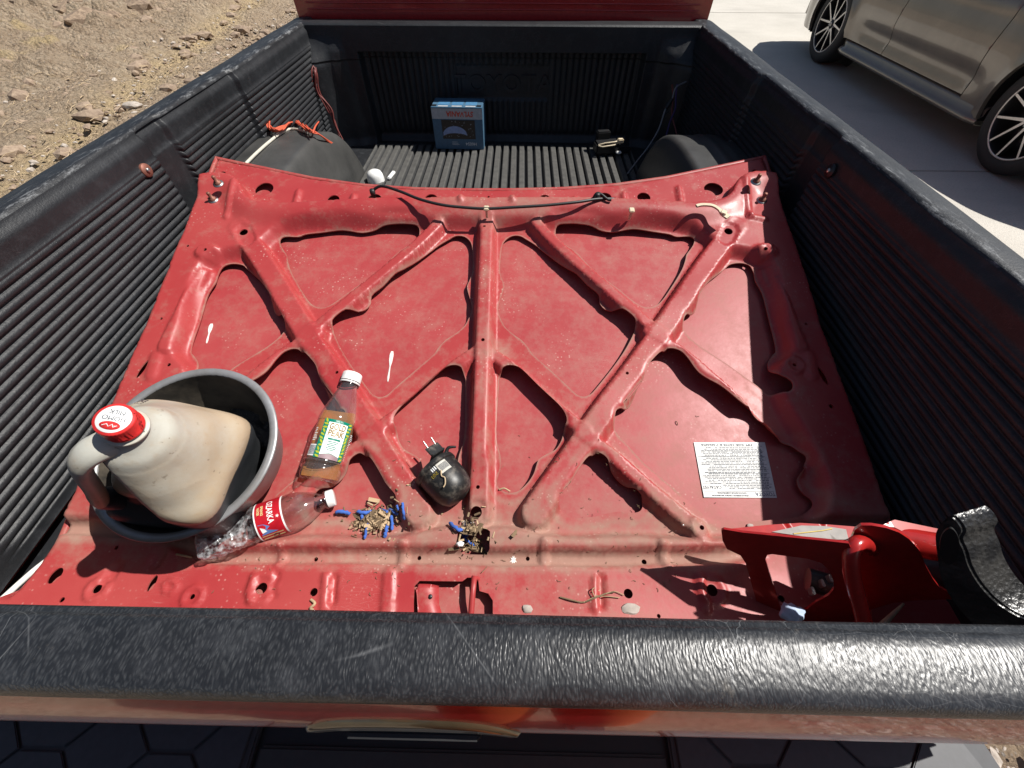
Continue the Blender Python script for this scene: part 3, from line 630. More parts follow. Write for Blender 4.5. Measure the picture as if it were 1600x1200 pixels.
sd1 = d1*rear*np.where(v > .6, 1, -1); sd1 = np.where(v > .75, sd1, -d1)
RIBC = [(tr([(760, 340), (758, 420), (755, 537), (752, 650), (748, 800)], .036), .0155, .0105, 0, 1.0),
        (tr([(1150, 352), (1118, 392), (1085, 440), (1045, 500), (1000, 565), (950, 632), (900, 705), (862, 760), (835, 800)], .036), .0200, .0120, 1, 1.0),
        (tr([(838, 345), (880, 388), (940, 440), (1000, 492), (1035, 520)], .036), .0105, .0110, 1, .95),
        (tr([(1015, 515), (1075, 555), (1140, 612), (1200, 672), (1250, 720)], .036), .0105, .0110, 1, .95),
        (tr([(762, 545), (810, 580), (865, 632), (915, 672)], .036), .0105, .0110, 1, .95),
        (tr([(905, 672), (960, 712), (1020, 765), (1095, 826)], .036), .0105, .0110, 1, .95)]
hull = tr([(700, 352), (820, 350), (1000, 349), (1078, 356), (1118, 388), (1165, 396), (1195, 412), (1208, 450), (1214, 500), (1222, 540), (1205, 560), (1200, 590), (1222, 640), (1250, 690), (1270, 730), (1278, 770), (1255, 808), (1180, 820), (1080, 822), (980, 818), (880, 820), (800, 806), (700, 802)], .036)
hull = np.array([p for p in hull if p[0] > .004]); HULL = catmull(cat(np.array([(0.0, hull[0, 1])]), hull, np.array([(0.0, hull[-1, 1])]), mir(hull)), True, 4)
dh, _ = seg_dist(VH, HULL); inh = inside(VH, HULL); dh = np.where(inh, -dh, dh)
hp_ = S((dh+.001)/.026)
k_ = 11.0; acc = np.exp(k_*hp_)
for cl, wr_, wf, both, amp in RIBC:
    for sgn in ((1, -1) if both else (1,)):
        d, _ = seg_dist(VH, catmull(cl*[sgn, 1], False, 4), closed=False); t_ = np.clip((d-wr_)/wf, 0, 1); acc += np.exp(k_*amp*(1-(.5*S(t_)+.5*t_)))
fl = np.clip((np.log(acc)-math.log(12.0))/(k_-math.log(12.0)), 0, 1.06)
fl *= .82+.18*S((dw+.004)/.012)
h = .0125+.0235*fl
beam = S((sd1*-1+.002)/.008)*(1-S((-sd1-.018)/.050))*S((v-.80)/.03)                 # long raised beam
h = h+.015*beam*S((dw-.006)/.02)
strip = S((sd1+.002)/.008); h = h*(1-strip)+.017*strip
def capsule(P0, P1, r, hh, crisp=.004):
    P0, P1 = np.array(P0), np.array(P1); d, _ = seg_dist(VH, [P0, P1], closed=False); return hh*(1-S((d-r)/crisp))
def cap_px(a, b, r, hh, crisp=.004, off=.03, **z): q = tr([a, b], off, **z); return capsule(q[0], q[1], r, hh, crisp)
for a, b in (((437, 165), (418, 240)), ((667, 182), (655, 232)), ((872, 198), (868, 228)), ((1125, 203), (1122, 255)), ((1336, 200), (1334, 252))): h += cap_px(a, b, .004, .006, .005, **z5)
for a, b in (((265, 192), (268, 225)), ((468, 177), (474, 228)), ((700, 150), (714, 235)), ((5, 200), (5, 225))): h += cap_px(a, b, .004, .006, .005, **z6)
for a, b in (((192, 175), (150, 300)),): h += cap_px(a, b, .0035, .005, .006, **z5)
for a, b in (((958, 165), (985, 300)), ((985, 300), (1045, 312))): h += cap_px(a, b, .0035, .005, .006, **z6)
# side channels
for sgn in (1, -1):
    q = tr([(855, 195), (705, 520)], .03, **z4)*[sgn, 1]
    if sgn < 0: q = q
    d, _ = seg_dist(VH, q, closed=False); h += .007*(1-S((d-.012)/.006))*S((dw-.004)/.01)
    q = tr([(855, 128), (885, 128)], .03, **z4)*[sgn, 1]; d, _ = seg_dist(VH, q, closed=False); h += .007*(1-S((d-.013)/.007))
    q = tr([(660, 560), (640, 640)], .03, **z4)*[sgn, 1]; h += capsule(q[0], q[1], .005, .004, .01)
    q = tr([(1020, 970), (1035, 1005)], .03, ox=0, oy=0, s=2.6667)*[sgn, 1]; q2 = np.array(q); d, _ = seg_dist(VH, q2, closed=False); h -= .004*(1-S((d-.016)/.004))*1.0
    # arrow-shaped swage round the hole of the corner
# double crease along the diagonal ribs and centre rib
d0 = np.abs(u); m0 = S((.90-v)/.03)*S((v-.33)/.04); h += .006*(1-S((d0-.011)/.007))*m0
ctr = .5
for c_px, rin, hh in (((151, 920), .015, .004), ((300, 932), .014, .004), ((744, 801), .016, -.004), ((1095, 826), .017, .004), ((408, 919), .022, .003), ((1113, 922), .02, .003), ((326, 398), .012, .0), ((1192, 397), .012, .004), ((1238, 574), .016, .004)):
    if c_px in HC: c = HC[c_px][0]
    else: c = uv(hhit(c_px, .03))
    d = np.hypot(u-c[0], v-c[1]); h += hh*(1-S((d-rin)/.005)); 
    if hh > 0: h -= hh*.8*(1-S((d-rin*.62)/.004))
# front: step down to a dusty trough, then the nose panel
vt = lambda px: float(uv(hhit(px, .03))[1])
va, vb, vc, vd = vt((640, 854)), vt((640, 864)), vt((640, 875)), vt((640, 886))
wob = .004*np.sin(u*9)+.0015*np.sin(u*41); bend_c = .045*S((np.abs(u)-.40)/.16); vv = v+wob*.4-bend_c*.9
trough = S((va-vv)/(va-vb))*1.0
h = h-.020*trough*S((dw-.004)/.01)
h = h+.012*S((vc-vv)/(vc-vd))
nose = S((vd-.004-vv)/.02); h = h-.006*nose*0
for a, b, r, hh in (((438, 858), (434, 876), .004, .005), ((630, 853), (627, 876), .005, .006), ((851, 848), (850, 872), .005, .006), ((1034, 850), (1043, 878), .005, .006), ((395, 900), (392, 938), .003, .004), ((430, 900), (425, 930), .002, -.005), ((509, 900), (506, 948), .0035, .004), ((522, 902), (518, 940), .0018, -.006), ((607, 897), (604, 955), .007, .004), ((932, 905), (930, 950), .0035, .004), ((938, 902), (940, 945), .002, -.006), ((1092, 900), (1105, 952), .004, .004), ((180, 885), (165, 905), .006, -.004), ((250, 862), (240, 880), .006, -.004)):
    q = tr([a, b], .03); h += capsule(q[0], q[1], r, hh, .005)
st = tr([(268, 905), (277, 915), (270, 926), (256, 924), (255, 912), (268, 905)], .03); d, _ = seg_dist(VH, st, closed=False); h += .003*(1-S((d-.001)/.003))
# rim: folded hem round the edge with a groove inside it
isfront = S((.16-v)/.03)
m = S((de-.010)/.010); hh_ = h*m+.0035*(1-m); h = hh_*(1-isfront)+h*isfront
h += .0006*np.sin(u*31+v*17)+.0005*np.sin(v*53-u*23)
XY = unuv(VH); Zs = skin_z(XY[:, 0], XY[:, 1]); Zs = np.maximum(Zs, -.376-h)
dirt = .68*trough*(1-.75*S((vc-vv)/(vc-vd)))*S((va-vv)/.01)+.35*(1-S((np.abs(dw-.016))/.010))*S((.62-v)/.3)+.42*S((.34-v)/.1)*S((v-va+.004)/.01)
dirt += .38*S((.45-np.abs(u-.12))/.4)*(1-strip)*S((dw-.02)/.02)+.15*(1-S((de-.018)/.006))
dirt = dirt + .7*(1-S(dw/.004))*(v > .3)
dirt = dirt - .38*S((vd-.002-v+bend_c*0)/.012)*(v < .3)
hood = thing('engine_hood', 'red car hood lying upside down in the truck bed, its ribbed inner frame showing', 'hood', T3(Vector((0, .6, -.28))))
me = tri_mesh(np.stack([XY[:, 0], XY[:, 1], Zs+h], 1), TH, skirt=(0, 0, -.0022))
a = me.attributes.new('dust', 'FLOAT', 'POINT'); vals = np.zeros(len(me.vertices), np.float32); vals[:len(dirt)] = np.clip(dirt, -1, 1)
vals[len(dirt):] = .2; a.data.foreach_set('value', vals); child('inner_frame', me, MT['frame'], hood)
inset = OUTr.copy()
VS, TS = cdt_sheet(OUTr, [], .014, .1); XS = unuv(VS); zS = skin_z(XS[:, 0], XS[:, 1])+.0012*np.sin(VS[:, 0]*14)*np.sin(VS[:, 1]*9); ds, _ = seg_dist(VS, OUTr); zS = zS+.006*(1-S(ds/.012))
zS = np.maximum(zS, -.380); me = tri_mesh(np.stack([XS[:, 0], XS[:, 1], zS], 1), TS, skirt=(0, 0, -.002)); a = me.attributes.new('dust', 'FLOAT', 'POINT'); vals = np.zeros(len(me.vertices), np.float32); vals[:len(VS)] = .14+.25*S((.45-VS[:, 1])/.3); a.data.foreach_set('value', vals)
child('outer_skin', me, MT['skin'], hood)
# folded hem: a flat lip running round the rim, proud of the frame inside it
nO = len(OUTr); tg_ = np.roll(OUTr, -2, 0)-np.roll(OUTr, 2, 0); tg_ /= np.hypot(tg_[:, 0], tg_[:, 1])[:, None]; nrm_ = np.stack([tg_[:, 1], -tg_[:, 0]], 1)
test = inside(OUTr+nrm_*.006, OUTr); nrm_ = np.where(test.mean() > .5, 1, -1)*nrm_
rows = []
for off, hz in ((-.0004, -.001), (-.0006, .006), (.0008, .0095), (.003, .0105), (.0075, .0100), (.0090, .0085), (.0096, .0055), (.0096, .002)):
    Q = unuv(OUTr+nrm_*off); rows.append(np.stack([Q[:, 0], Q[:, 1], skin_z(Q[:, 0], Q[:, 1])+.006*0+hz], 1))
rows = np.array(rows); rows = np.concatenate([rows, rows[:, :1]], 1); me = grid_mesh(rows, flip=False); a = me.attributes.new('dust', 'FLOAT', 'POINT'); a.data.foreach_set('value', np.full(len(me.vertices), .18, np.float32)); child('rim_hem', me, MT['frame'], hood)
def hood_z(x, y):
    """height of the built inner frame at a place (nearest vertex)"""
    P = np.stack([XY[:, 0], XY[:, 1]], 1); i = np.argmin((P[:, 0]-x)**2+(P[:, 1]-y)**2); d = math.hypot(P[i, 0]-x, P[i, 1]-y)
    return float(Zs[i]+h[i]) if d < .008 else float(skin_z(x, y))
def hpt(px, up=0):
    P = hhit(px, .03)
    for k in range(5): P = onz(px, hood_z(P[0], P[1])+up)
    return Vector(P)
HN = Vector((0, -.25, 1)).normalized()
# hinge studs and bare-metal plates
for px in ((341, 287), (333, 312), (1181, 284), (1190, 313)):
    p = hpt(px); b = MB().lathe([(.0, .020), (.0035, .020), (.0042, .018), (.0042, .006), (.0075, .006), (.008, .0005)], 12, frame(p, HN, (1, 0, 0)))
    s_ = child('hinge_stud', b.mesh(), MT['rust'], hood); wsh = MB().lathe([(.0, .0012), (.0115, .0012), (.012, -.001)], 20, frame(p, HN, (1, 0, 0))); child('hinge_washer', wsh.mesh(), MT['steel'], s_)
# latch parts in the opening
p = hpt((738, 930)); q0 = hpt((741, 903), .004); q1 = hpt((736, 960), -.006); b = MB().tube([q0+Vector((.008, 0, -.012)), q0+Vector((0, 0, .002)), (q0+q1)/2+Vector((0, 0, .004)), q1], .0048, 10); child('latch_striker', b.mesh(), MT['frame'], hood)
pl = []
for i in range(13):
    row = []
    for j in range(9):
        c = hpt((652+i*3.0, 912+j*7)); row.append((c[0], c[1], float(skin_z(c[0], c[1]))+.030-.014*abs(j/8-.3)-.012*(i/12)**4))
    pl.append(row)
child('latch_plate', grid_mesh(np.array(pl), flip=True), MT['frame'], hood)
b = MB(); q = hpt((676, 938)); b.lathe([(.0, .0008), (.0035, .0008), (.0036, 0)], 14, frame((q[0], q[1], float(skin_z(q[0], q[1]))+.0255), HN, (1, 0, 0))); child('latch_hole', b.mesh(), MT['black'], hood)
# washer hose and its clips
hp = [((586, 308), -.012), ((581, 303), .002), ((586, 295), .013), ((598, 291), .022), ((625, 299), .034), ((655, 311), .040), ((690, 320), .042), ((724, 324), .040), ((760, 326), .038), ((800, 324), .038), ((850, 321), .038), ((900, 316), .036), ((935, 311), .028), ((962, 311), .018)]
raw = [hhit(a, .028+c) for a, c in hp]; path = catmull(raw, False, 5)
hose = child('washer_hose', MB().tube(path, .0034, 10).mesh(), MT['hose'], hood)
b = MB(); q = Vector(raw[-2]); b.tube(catmull([q+Vector((-.012, .012, -.01)), q+Vector((-.006, .012, .006)), q+Vector((.004, .01, .008)), q+Vector((.022, -.002, .0)), q+Vector((.03, -.004, 0))], False, 4), .003, 8); b.lathe([(0, .012), (.006, .012), (.007, 0), (.005, -.012), (0, -.012)], 10, frame(q+Vector((-.002, .01, -.002)), HN, (1, 0, 0))); child('hose_nozzle', b.mesh(), MT['hose'], hood)
b = MB().tube([Vector(raw[-1])+Vector((-.004, 0, 0)), Vector(raw[-1])+Vector((.02, -.002, -.004))], .0036, 8); child('hose_tip', b.mesh(), MT['cream'], hood)
b = MB(); q = Vector(hhit((583, 303), .03)); b.lathe([(0, .012), (.0055, .012), (.007, .004), (.0045, -.01), (0, -.012)], 10, frame(q, HN, (1, 0, 0))); child('hose_nozzle', b.mesh(), MT['hose'], hood)
for px in ((760, 325), (987, 328)):
    q = Vector(hhit(px, .066 if px[0] < 800 else .058)); M = frame(q, HN, (1, 0, 0)); b = MB().box((0, -.001, 0), (.012, .014, .006), M, bev=.0015).box((0, -.004, -.012), (.005, .004, .022), M); child('hose_clip', b.mesh(), MT['cream'], hood)
q = [Vector(hhit(a, .066)) for a in ((1088, 322), (1097, 320), (1112, 321), (1122, 326), (1130, 334), (1138, 340))]
b = MB(); qc = catmull(q, False, 4); Gc = []
for i in range(len(qc)):
    p_ = Vector(qc[i]); d = Vector(qc[min(i+1, len(qc)-1)]-qc[max(i-1, 0)]).normalized(); sd_ = d.cross(HN).normalized(); w_ = .0035+.003*float(S((i-13)/3)); Gc.append([p_+sd_*w_*a_+HN*c_ for a_, c_ in ((-1, -.002), (-1, .002), (1, .002), (1, -.002), (-1, -.002))])
b.add([v_ for r_ in Gc for v_ in r_], [(i*5+k, i*5+k+1, (i+1)*5+k+1, (i+1)*5+k) for i in range(len(Gc)-1) for k in range(4)])
b.box((0, 0, .003), (.012, .012, .006), frame(q[4], HN, (1, -.6, 0)), bev=.001); child('broken_clip', b.mesh(), MT['cream'], hood, label='broken cream plastic hose clip')
# emission label printed upside down
cn = [hhit(p, .0018) for p in ((1084, 691), (1195, 691), (1214, 778), (1100, 777))]; cn = [Vector(c) for c in cn]
lo = child('emission_label', MB().add([cn[0], cn[1], cn[2], cn[3]], [(3, 2, 1, 0)]).mesh(), plain('label_paper', (.68, .68, .66), .5), hood)
ink = plain('label_ink', (.07, .08, .1), .6); navy = plain('label_navy', (.02, .03, .09), .5)
LX = (cn[2]-cn[3]); Lw = LX.length; LY = (cn[0]-cn[3]); Lh = LY.length; LN = LX.cross(LY).normalized()
ML = Matrix((-LX.normalized(), -(LN.cross(LX.normalized())), LN)).transposed().to_4x4(); shx = (cn[0]-cn[3]).dot(LX.normalized())/max((LN.cross(LX.normalized())).dot(LY), 1e-6)
def lab_pt(s, t): return cn[3]+LX*s+(LY*t)       # s 0..1 along, t 0 bottom .. 1 top
def lab_text(txt, s, t, size, mat, w=None):
    me = text_mesh(txt, size, .0001)
    if w: me.transform(Matrix.Diagonal((w/max(me.vertices and (max(v.co.x for v in me.vertices)-min(v.co.x for v in me.vertices)), 1e-6), 1, 1, 1)))
    M = ML.copy(); M.translation = lab_pt(s, t)+LN*.0004; return child_at('lettering', me, mat, lo, M)
lab_text('TOYOTA', .855, .065, .0088, navy, Lw*.27); lab_text('CATALYST', .14, .18, .0075, ink, Lw*.26)
lab_text('MPI, EGR, HO2S & CANADA', .47, .955, .005, ink, Lw*.74)
lab_text('VEHICLE EMISSION CONTROL INFORMATION', .37, .035, .0036, ink, Lw*.5); lab_text('TOYOTA MOTOR CORPORATION', .4, .08, .0036, ink, Lw*.4)
b = MB(); rr = random.Random(5); rows = [.12, .27, .33, .40, .46, .52, .58, .64, .70, .76, .82, .88, .92]
for t in (.105, .235, .355, .425, .50, .585, .665, .73, .83, .925):
    a0, a1 = lab_pt(.02, t), lab_pt(.98, t); b.add([a0+LN*.0003, a1+LN*.0003, a1+LN*.0003+LY*.005, a0+LN*.0003+LY*.005], [(0, 1, 2, 3)])
for t in [k*.0285+.15 for k in range(27)]:
    s = .05+rr.random()*.12
    while s < .93:
        wd = rr.uniform(.012, .05)
        if not (t < .23 and s < .3) and rr.random() < .9: b.add([lab_pt(s, t)+LN*.0003, lab_pt(min(s+wd, .96), t)+LN*.0003, lab_pt(min(s+wd, .96), t+.013)+LN*.0003, lab_pt(s, t+.013)+LN*.0003], [(0, 1, 2, 3)])
        s += wd+rr.uniform(.006, .014)
child('small_print', b.mesh(), ink, lo, kind='stuff')
# bird droppings on the skin
dm = plain('dried_white_splash', (.74, .7, .66), .8)
for a, b_, ww in (((613, 549), (606, 597), .0042), ((331, 506), (323, 537), .0045)):
    P, Q = [Vector(hhit(p, .0005)) for p in (a, b_)]; d = Q-P; L = d.length; M = frame(P, HN, d); pts = [(0, -.5), (.12, -1), (.32, -.9), (.5, -.3), (.65, -.35), (.85, -.5), (.97, -.3), (1, 0), (.97, .3), (.85, .45), (.65, .3), (.5, .3), (.32, .8), (.12, .9), (0, .5)]
    child('dried_splash', MB().prism([(x*L, y*ww) for x, y in pts], 0, .0012, M, bev=.0004).mesh(), dm, hood)
P = hpt((802, 877)); b = MB()
rr = random.Random(2); pts = [((.009 if k % 2 else .004)*math.cos(t)+.002, (.006 if k % 2 else .003)*math.sin(t)*(1-.3*math.cos(t))) for k, t in enumerate(np.linspace(0, 2*PI, 17)[:-1])]; b.prism(pts, 0, .0012, frame(P, HN, (0, 1, 0)), bev=.0005); child('dried_splash', b.mesh(), dm, hood)
# flaked crud near the front
for px, r in (((846-22, 952), .009), ((985, 952), .013), ((1172, 822), .006)):
    P = hpt(px, .001); me = rock_mesh(r, r*.7, .003, px[0], 2); child_at('rust_flake', me, plain('lifted_paint', (.4, .34, .3), .8), hood, frame(P, HN, (1, 0, 0)))
# ================================================================ THINGS ON THE HOOD
MT['alu'] = (lambda m: (m.set(color=m.mix(m.ramp(m.noise(14, 6, .7), [(.35, 0), (.7, 1)]), (.34, .345, .36), (.23, .22, .205)), metal=.45, rough=m.mix(m.noise(40, 4), .3, .5), normal=m.bump(m.noise(30, 4), .1, .002)), m.m)[1])(Mat('worn_aluminium'))
MT['panin'] = (lambda m: (m.set(color=m.mix(m.ramp(m.noise(9, 6, .7), [(.4, 0), (.65, 1)]), (.045, .04, .034), (.15, .125, .095)), metal=.3, rough=.4), m.m)[1])(Mat('oil_stained_pan_inside'))
# ---- pan
rimc = Vector(atd((290, 700), .632)); 
base0 = Vector((rimc.x-.0, rimc.y, 0)); PN = Vector((.03, -.27, 1)).normalized()
R0 = .1345
M = frame(rimc, PN, (1, 0, 0))
# pan height so that it stands on the hood
def foot(M, r):
    best = 9
    for k in range(24):
        a = 2*PI*k/24; p = M @ Vector((r*math.cos(a), r*math.sin(a), 0)); d = (p.z-hood_z(p.x, p.y))/PN.z; best = min(best, d)
    return best
ph = max(.07, foot(M, R0-.034)); print('PAN height', ph)
pan = thing('metal_pan', 'round grey aluminium pan with black oily inside, holding the milk jug', 'pan', frame(rimc-PN*ph, PN, (1, 0, 0)))
b = MB().lathe([(0, 0), (R0-.052, 0), (R0-.040, .004), (R0-.030, .016), (R0-.009, ph-.02), (R0-.003, ph-.004), (R0+.0015, ph-.003), (R0+.0025, ph-.0005), (R0+.001, ph+.0012), (R0-.004, ph+.0018), (R0-.0095, ph+.0012), (R0-.0105, ph-.002)], 72)
put('pan_wall', b.mesh(), MT['alu'], pan)
b = MB().lathe([(R0-.0103, ph-.0015), (R0-.0185, ph-.03), (R0-.034, .02), (R0-.044, .008), (R0-.054, .004), (0, .004)], 64); put('pan_inside', b.mesh(), MT['panin'], pan)
def m_sludge():
    m = Mat('black_oil_sludge'); n = m.noise(60, 6, .75); m.set(color=m.mix(n, .012, .05), rough=m.mix(n, .12, .6), normal=m.bump(n, 1, .006)); return m.m
G = np.array([[(r*math.cos(t), r*math.sin(t), .014+.010*mnoise.noise(Vector((r*60*math.cos(t), r*60*math.sin(t), 0)))+.006*mnoise.noise(Vector((r*160*math.cos(t), r*160*math.sin(t), 3)))) for r in np.linspace(.0005, R0-.038, 40)] for t in np.linspace(0, 2*PI, 90)])
put('sludge', grid_mesh(G, flip=True), m_sludge(), pan)
# ---- milk jug
def m_jug():
    m = Mat('translucent_stained_plastic'); a = m.noise(7, 6, .65); b_ = m.noise(30, 5, .7)
    hgt = m.n('ShaderNodeSeparateXYZ'); m.l(m.co(), hgt.inputs[0])
    st = m.math('MULTIPLY', m.ramp(a, [(.22, 0), (.48, 1)]), m.math('MULTIPLY', m.math('SUBTRACT', .275, hgt.outputs['Z']), 9, clamp=True), clamp=True)
    c = m.mix(m.math('MULTIPLY', m.ramp(m.noise(16, 6, .7), [(.4, 0), (.6, 1)]), .45), (.43, .425, .375), (.36, .29, .2)); c = m.mix(m.math('MULTIPLY', st, .85), c, (.40, .30, .19)); c = m.mix(m.math('MULTIPLY', m.ramp(b_, [(.55, 0), (.72, 1)]), .35), c, (.38, .26, .15))
    lev = m.math('MULTIPLY', m.math('SUBTRACT', m.math('ADD', .150, m.math('MULTIPLY', m.math('SUBTRACT', b_, .5), .010)), hgt.outputs['Z']), 400, clamp=True)
    c = m.mix(m.math('MULTIPLY', m.ramp(m.noise(90, 3), [(.66, 0), (.72, 1)]), .5), c, (.12, .09, .06)); c = m.mix(lev, c, (.034, .037, .041))
    m.set(color=c, rough=.42, sss=.0, normal=m.bump(m.math('ADD', m.math('MULTIPLY', m.vor(13), .8), m.math('ADD', m.noise(7, 3), m.math('MULTIPLY', b_, .15))), .3, .014), spec=.5); return m.m
capc = Vector(atd((178, 655), .44)); jb = Vector(atd((314, 752), .68))
floorp = (pan.matrix_basis @ Vector((0, 0, .008)))
ax = (capc-jb).normalized(); 
t = ((floorp-capc).dot(PN)+.0)/(ax.dot(PN)); jb = capc+ax*t; JL = (capc-jb).length; print('JUG', jb, JL)
handdir = Vector(atd((112, 694), .43))-capc; JM = frame(jb, ax, handdir)
sc = JL/.262
jug = thing('milk_jug', 'cloudy gallon plastic milk jug with red cap, part full of black oil', 'plastic jug', JM)
def sup(t, r, e):
    c, s_ = math.cos(t), math.sin(t); k = (abs(c)**e+abs(s_)**e)**(-1/e); return r*k*c, r*k*s_
prof = [(.052, 0, 5), (.062, .003, 5.5), (.0675, .010, 6), (.0685, .03, 6), (.0685, .075, 6), (.0690, .118, 6), (.0685, .134, 5), (.0660, .144, 4), (.0600, .156, 3), (.0520, .174, 2.5), (.0440, .192, 2.2), (.0385, .205, 2.05), (.0365, .209, 2), (.0310, .219, 2), (.0225, .227, 2), (.0175, .233, 2), (.0170, .236, 2), (.0185, .238, 2), (.0185, .2405, 2), (.0150, .243, 2), (.0140, .262, 2)]
pc = catmull([(a, b_*1.0, e) for a, b_, e in prof], False, 4); G = []
for r, z, e in pc:
    row = []
    for k in range(97):
        t = 2*PI*k/96+PI/4; x, y = sup(t, r, e); a_ = t-PI/4
        # corner towards the handle: the body is scooped under the grip
        x2, y2 = (x*math.cos(PI/4)+y*math.sin(PI/4)), (-x*math.sin(PI/4)+y*math.cos(PI/4))
        sc_ = float(S((x2-.030)/.03))*float(S((z-.075)/.03))*float(1-S((z-.222)/.015)); x2 -= .030*sc_
        dn = .0012*mnoise.noise(Vector((x2*22, y2*22, z*22))); q = math.hypot(x2, y2) or 1
        if z > .225: dn = 0
        x2 += dn*x2/q*2; y2 += dn*y2/q*2; row.append((x2*sc, y2*sc, z*sc))
    G.append(row)
G = np.array(G); put('jug_body', grid_mesh(G, flip=True), m_jug(), jug)
b = MB().add([(x, y, 0) for x, y, z in G[0][:-1]], [tuple(range(95, -1, -1))]); put('jug_base', b.mesh(), MT['cream'], jug)
hp = catmull([(.014*sc, 0, .226*sc), (.032*sc, 0, .225*sc), (.046*sc, 0, .214*sc), (.054*sc, 0, .193*sc), (.060*sc, 0, .168*sc), (.066*sc, 0, .143*sc), (.071*sc, 0, .122*sc), (.064*sc, 0, .10*sc)], False, 5)
b = MB().tube(hp, .0080*sc, 14, taper=[1.15-.15*math.sin(PI*i/(len(hp)-1)) for i in range(len(hp))])
for i, vv_ in enumerate(b.V): b.V[i] = (vv_[0], vv_[1]*1.7, vv_[2])
put('jug_handle', b.mesh(), bpy.data.materials['translucent_stained_plastic'], jug)
cz = .262*sc; R = .0158*sc
b = MB(); n = 72; pr = [(R*1.03, cz-.022), (R*1.04, cz-.019), (R, cz-.0185), (R, cz-.002), (R*.97, cz), (0, cz)]; b.lathe(pr, n)
for i, vv_ in enumerate(b.V):
    rr_ = math.hypot(vv_[0], vv_[1])
    if .9*R < rr_ < 1.02*R and vv_[2] < cz-.0015: f = 1+(.02 if (i % n) % 2 else -.01); b.V[i] = (vv_[0]*f, vv_[1]*f, vv_[2])
capo = put('jug_cap', b.mesh(), plain('red_cap_plastic', (.62, .03, .028), .35), jug)
b = MB().lathe([(.0132*sc, cz+.0002), (.0130*sc, cz+.0006), (0, cz+.0006)], 40); put('cap_label', b.mesh(), MT['white'], capo)
# lettering reads upside down from the tailgate
upimg = -(JM.inverted().to_3x3() @ Vector((.25, 1, .0))); upv = Vector((upimg.x, upimg.y, 0)).normalized(); ang = math.atan2(-upv.x, upv.y)
ang += math.radians(12)
RT = Matrix.Rotation(ang, 4, 'Z')
for txt, yy, sz in (('HOMO', -.0008*sc, .0060), ('MILK', -.0068*sc, .0060)):
    put('lettering', text_mesh(txt, sz*sc, .0001), ink, capo, T3(Vector((0, 0, cz+.0007))) @ RT @ T3(Vector((0, (yy if txt == 'MILK' else yy), 0))))
el = MB().lathe([(.0, .0001), (1, .0001), (1, 0)], 30); me = el.mesh(); me.transform(Matrix.Diagonal((.0080*sc, .0040*sc, 1, 1))); put('cap_oval', me, bpy.data.materials['red_cap_plastic'], capo, T3(Vector((0, 0, cz+.0007))) @ RT @ T3(Vector((0, .0064*sc, 0))))
me = text_mesh('Oak', .006*sc, .0001, shear=.3); 
b = MB().tube([(-.0065, -.0008, 0), (-.004, .0016, 0), (-.002, -.0016, 0), (.0005, .0014, 0), (.003, -.0012, 0), (.0065, .001, 0)], .0005, 6); put('script_mark', b.mesh(), MT['white'], capo, T3(Vector((0, 0, cz+.0011))) @ RT @ T3(Vector((0, .0064*sc, 0))))
# date print on the shoulder, facing the lens side
def on_jug(px):
    """point of the jug shell on a sight line"""
    d = ray(px); Mi = JM.inverted(); best = None
    fl_ = G.reshape(-1, 3)
    for k in range(260):
        p = Vector(CAM+d*(.2+k*.002)); q = Mi @ p; dd = ((fl_-np.array(q))**2).sum(1); i = dd.argmin()
        if dd[i] < .0045**2: return p
    return Vector(CAM+d*.42)
try:
    pA, pB, pC = on_jug((205, 632)), on_jug((238, 616)), on_jug((222, 640)); xx = pA-pB; nn = xx.cross(pC-pA); 
    if nn.dot(Vector(CAM)-pA) < 0: nn = -nn
    M = frame((pA+pB)/2+nn.normalized()*.0025, nn, xx); child_at('date_print', text_mesh('DEC 2', .0085, .0001), ink, jug, M)
except Exception as e: print('dateprint', e)

# ---- generic lying bottle
def lying(px_base, px_cap, r, extra=0, lift0=0, lift1=0):
    A = Vector(hpt(px_base)); B = Vector(hpt(px_cap)); return A, B
def rest(px, r): 
    P = hhit(px, .03)
    for k in range(6): P = onz(px, hood_z(P[0], P[1])+r)
    return Vector(P)
def bottle_axis(pb, pc, rb, rc): A = rest(pb, rb); B = rest(pc, rc); return A, B
MT['pet'] = m_glass('clear_bottle_plastic', (.955, .965, .965), .07, (.75, .78, .8), .02)
# tea bottle
A = Vector(rest((497, 752), .034)); Bp = Vector(rest((551, 586), .026)); ax = (Bp-A).normalized(); L = (Bp-A).length; print('TEA', L)
nv = (Vector(CAM)-(A+Bp)/2).normalized()
TM = frame(A, ax, ax.cross(nv)); s_ = L/.205       # local z = axis; local -y.. towards the lens
tea = thing('tea_bottle', 'clear iced tea bottle with green and white label and white cap, lying beside the pan', 'plastic bottle', TM)
r0 = .0335
def bottle_shell(prof, name='bottle_shell', dent=0, n=48, seed=0, th=.0006, cap0=True):
    pc_ = catmull(prof, False, 4); G = []
    for r, z in pc_:
        row = []
        for k in range(n+1):
            t = 2*PI*(k % n)/n; d = dent*(mnoise.noise(Vector((math.cos(t)*2.2+seed, math.sin(t)*2.2, z*26)))+.5*mnoise.noise(Vector((math.cos(t)*5+seed, math.sin(t)*5, z*60)))) if r > .02 else 0
            row.append(((r+d)*math.cos(t), (r+d)*math.sin(t), z))
        G.append(row)
    Gi = np.array(G); inn = Gi.copy(); q = np.hypot(inn[..., 0], inn[..., 1])+1e-9; f = np.maximum(q-th, .0003)/q; inn[..., 0] *= f; inn[..., 1] *= f; inn[0, :, 2] += th; inn[1, :, 2] = np.maximum(inn[1, :, 2], inn[0, :, 2])
    full = np.concatenate([Gi, inn[::-1]], 0); return full
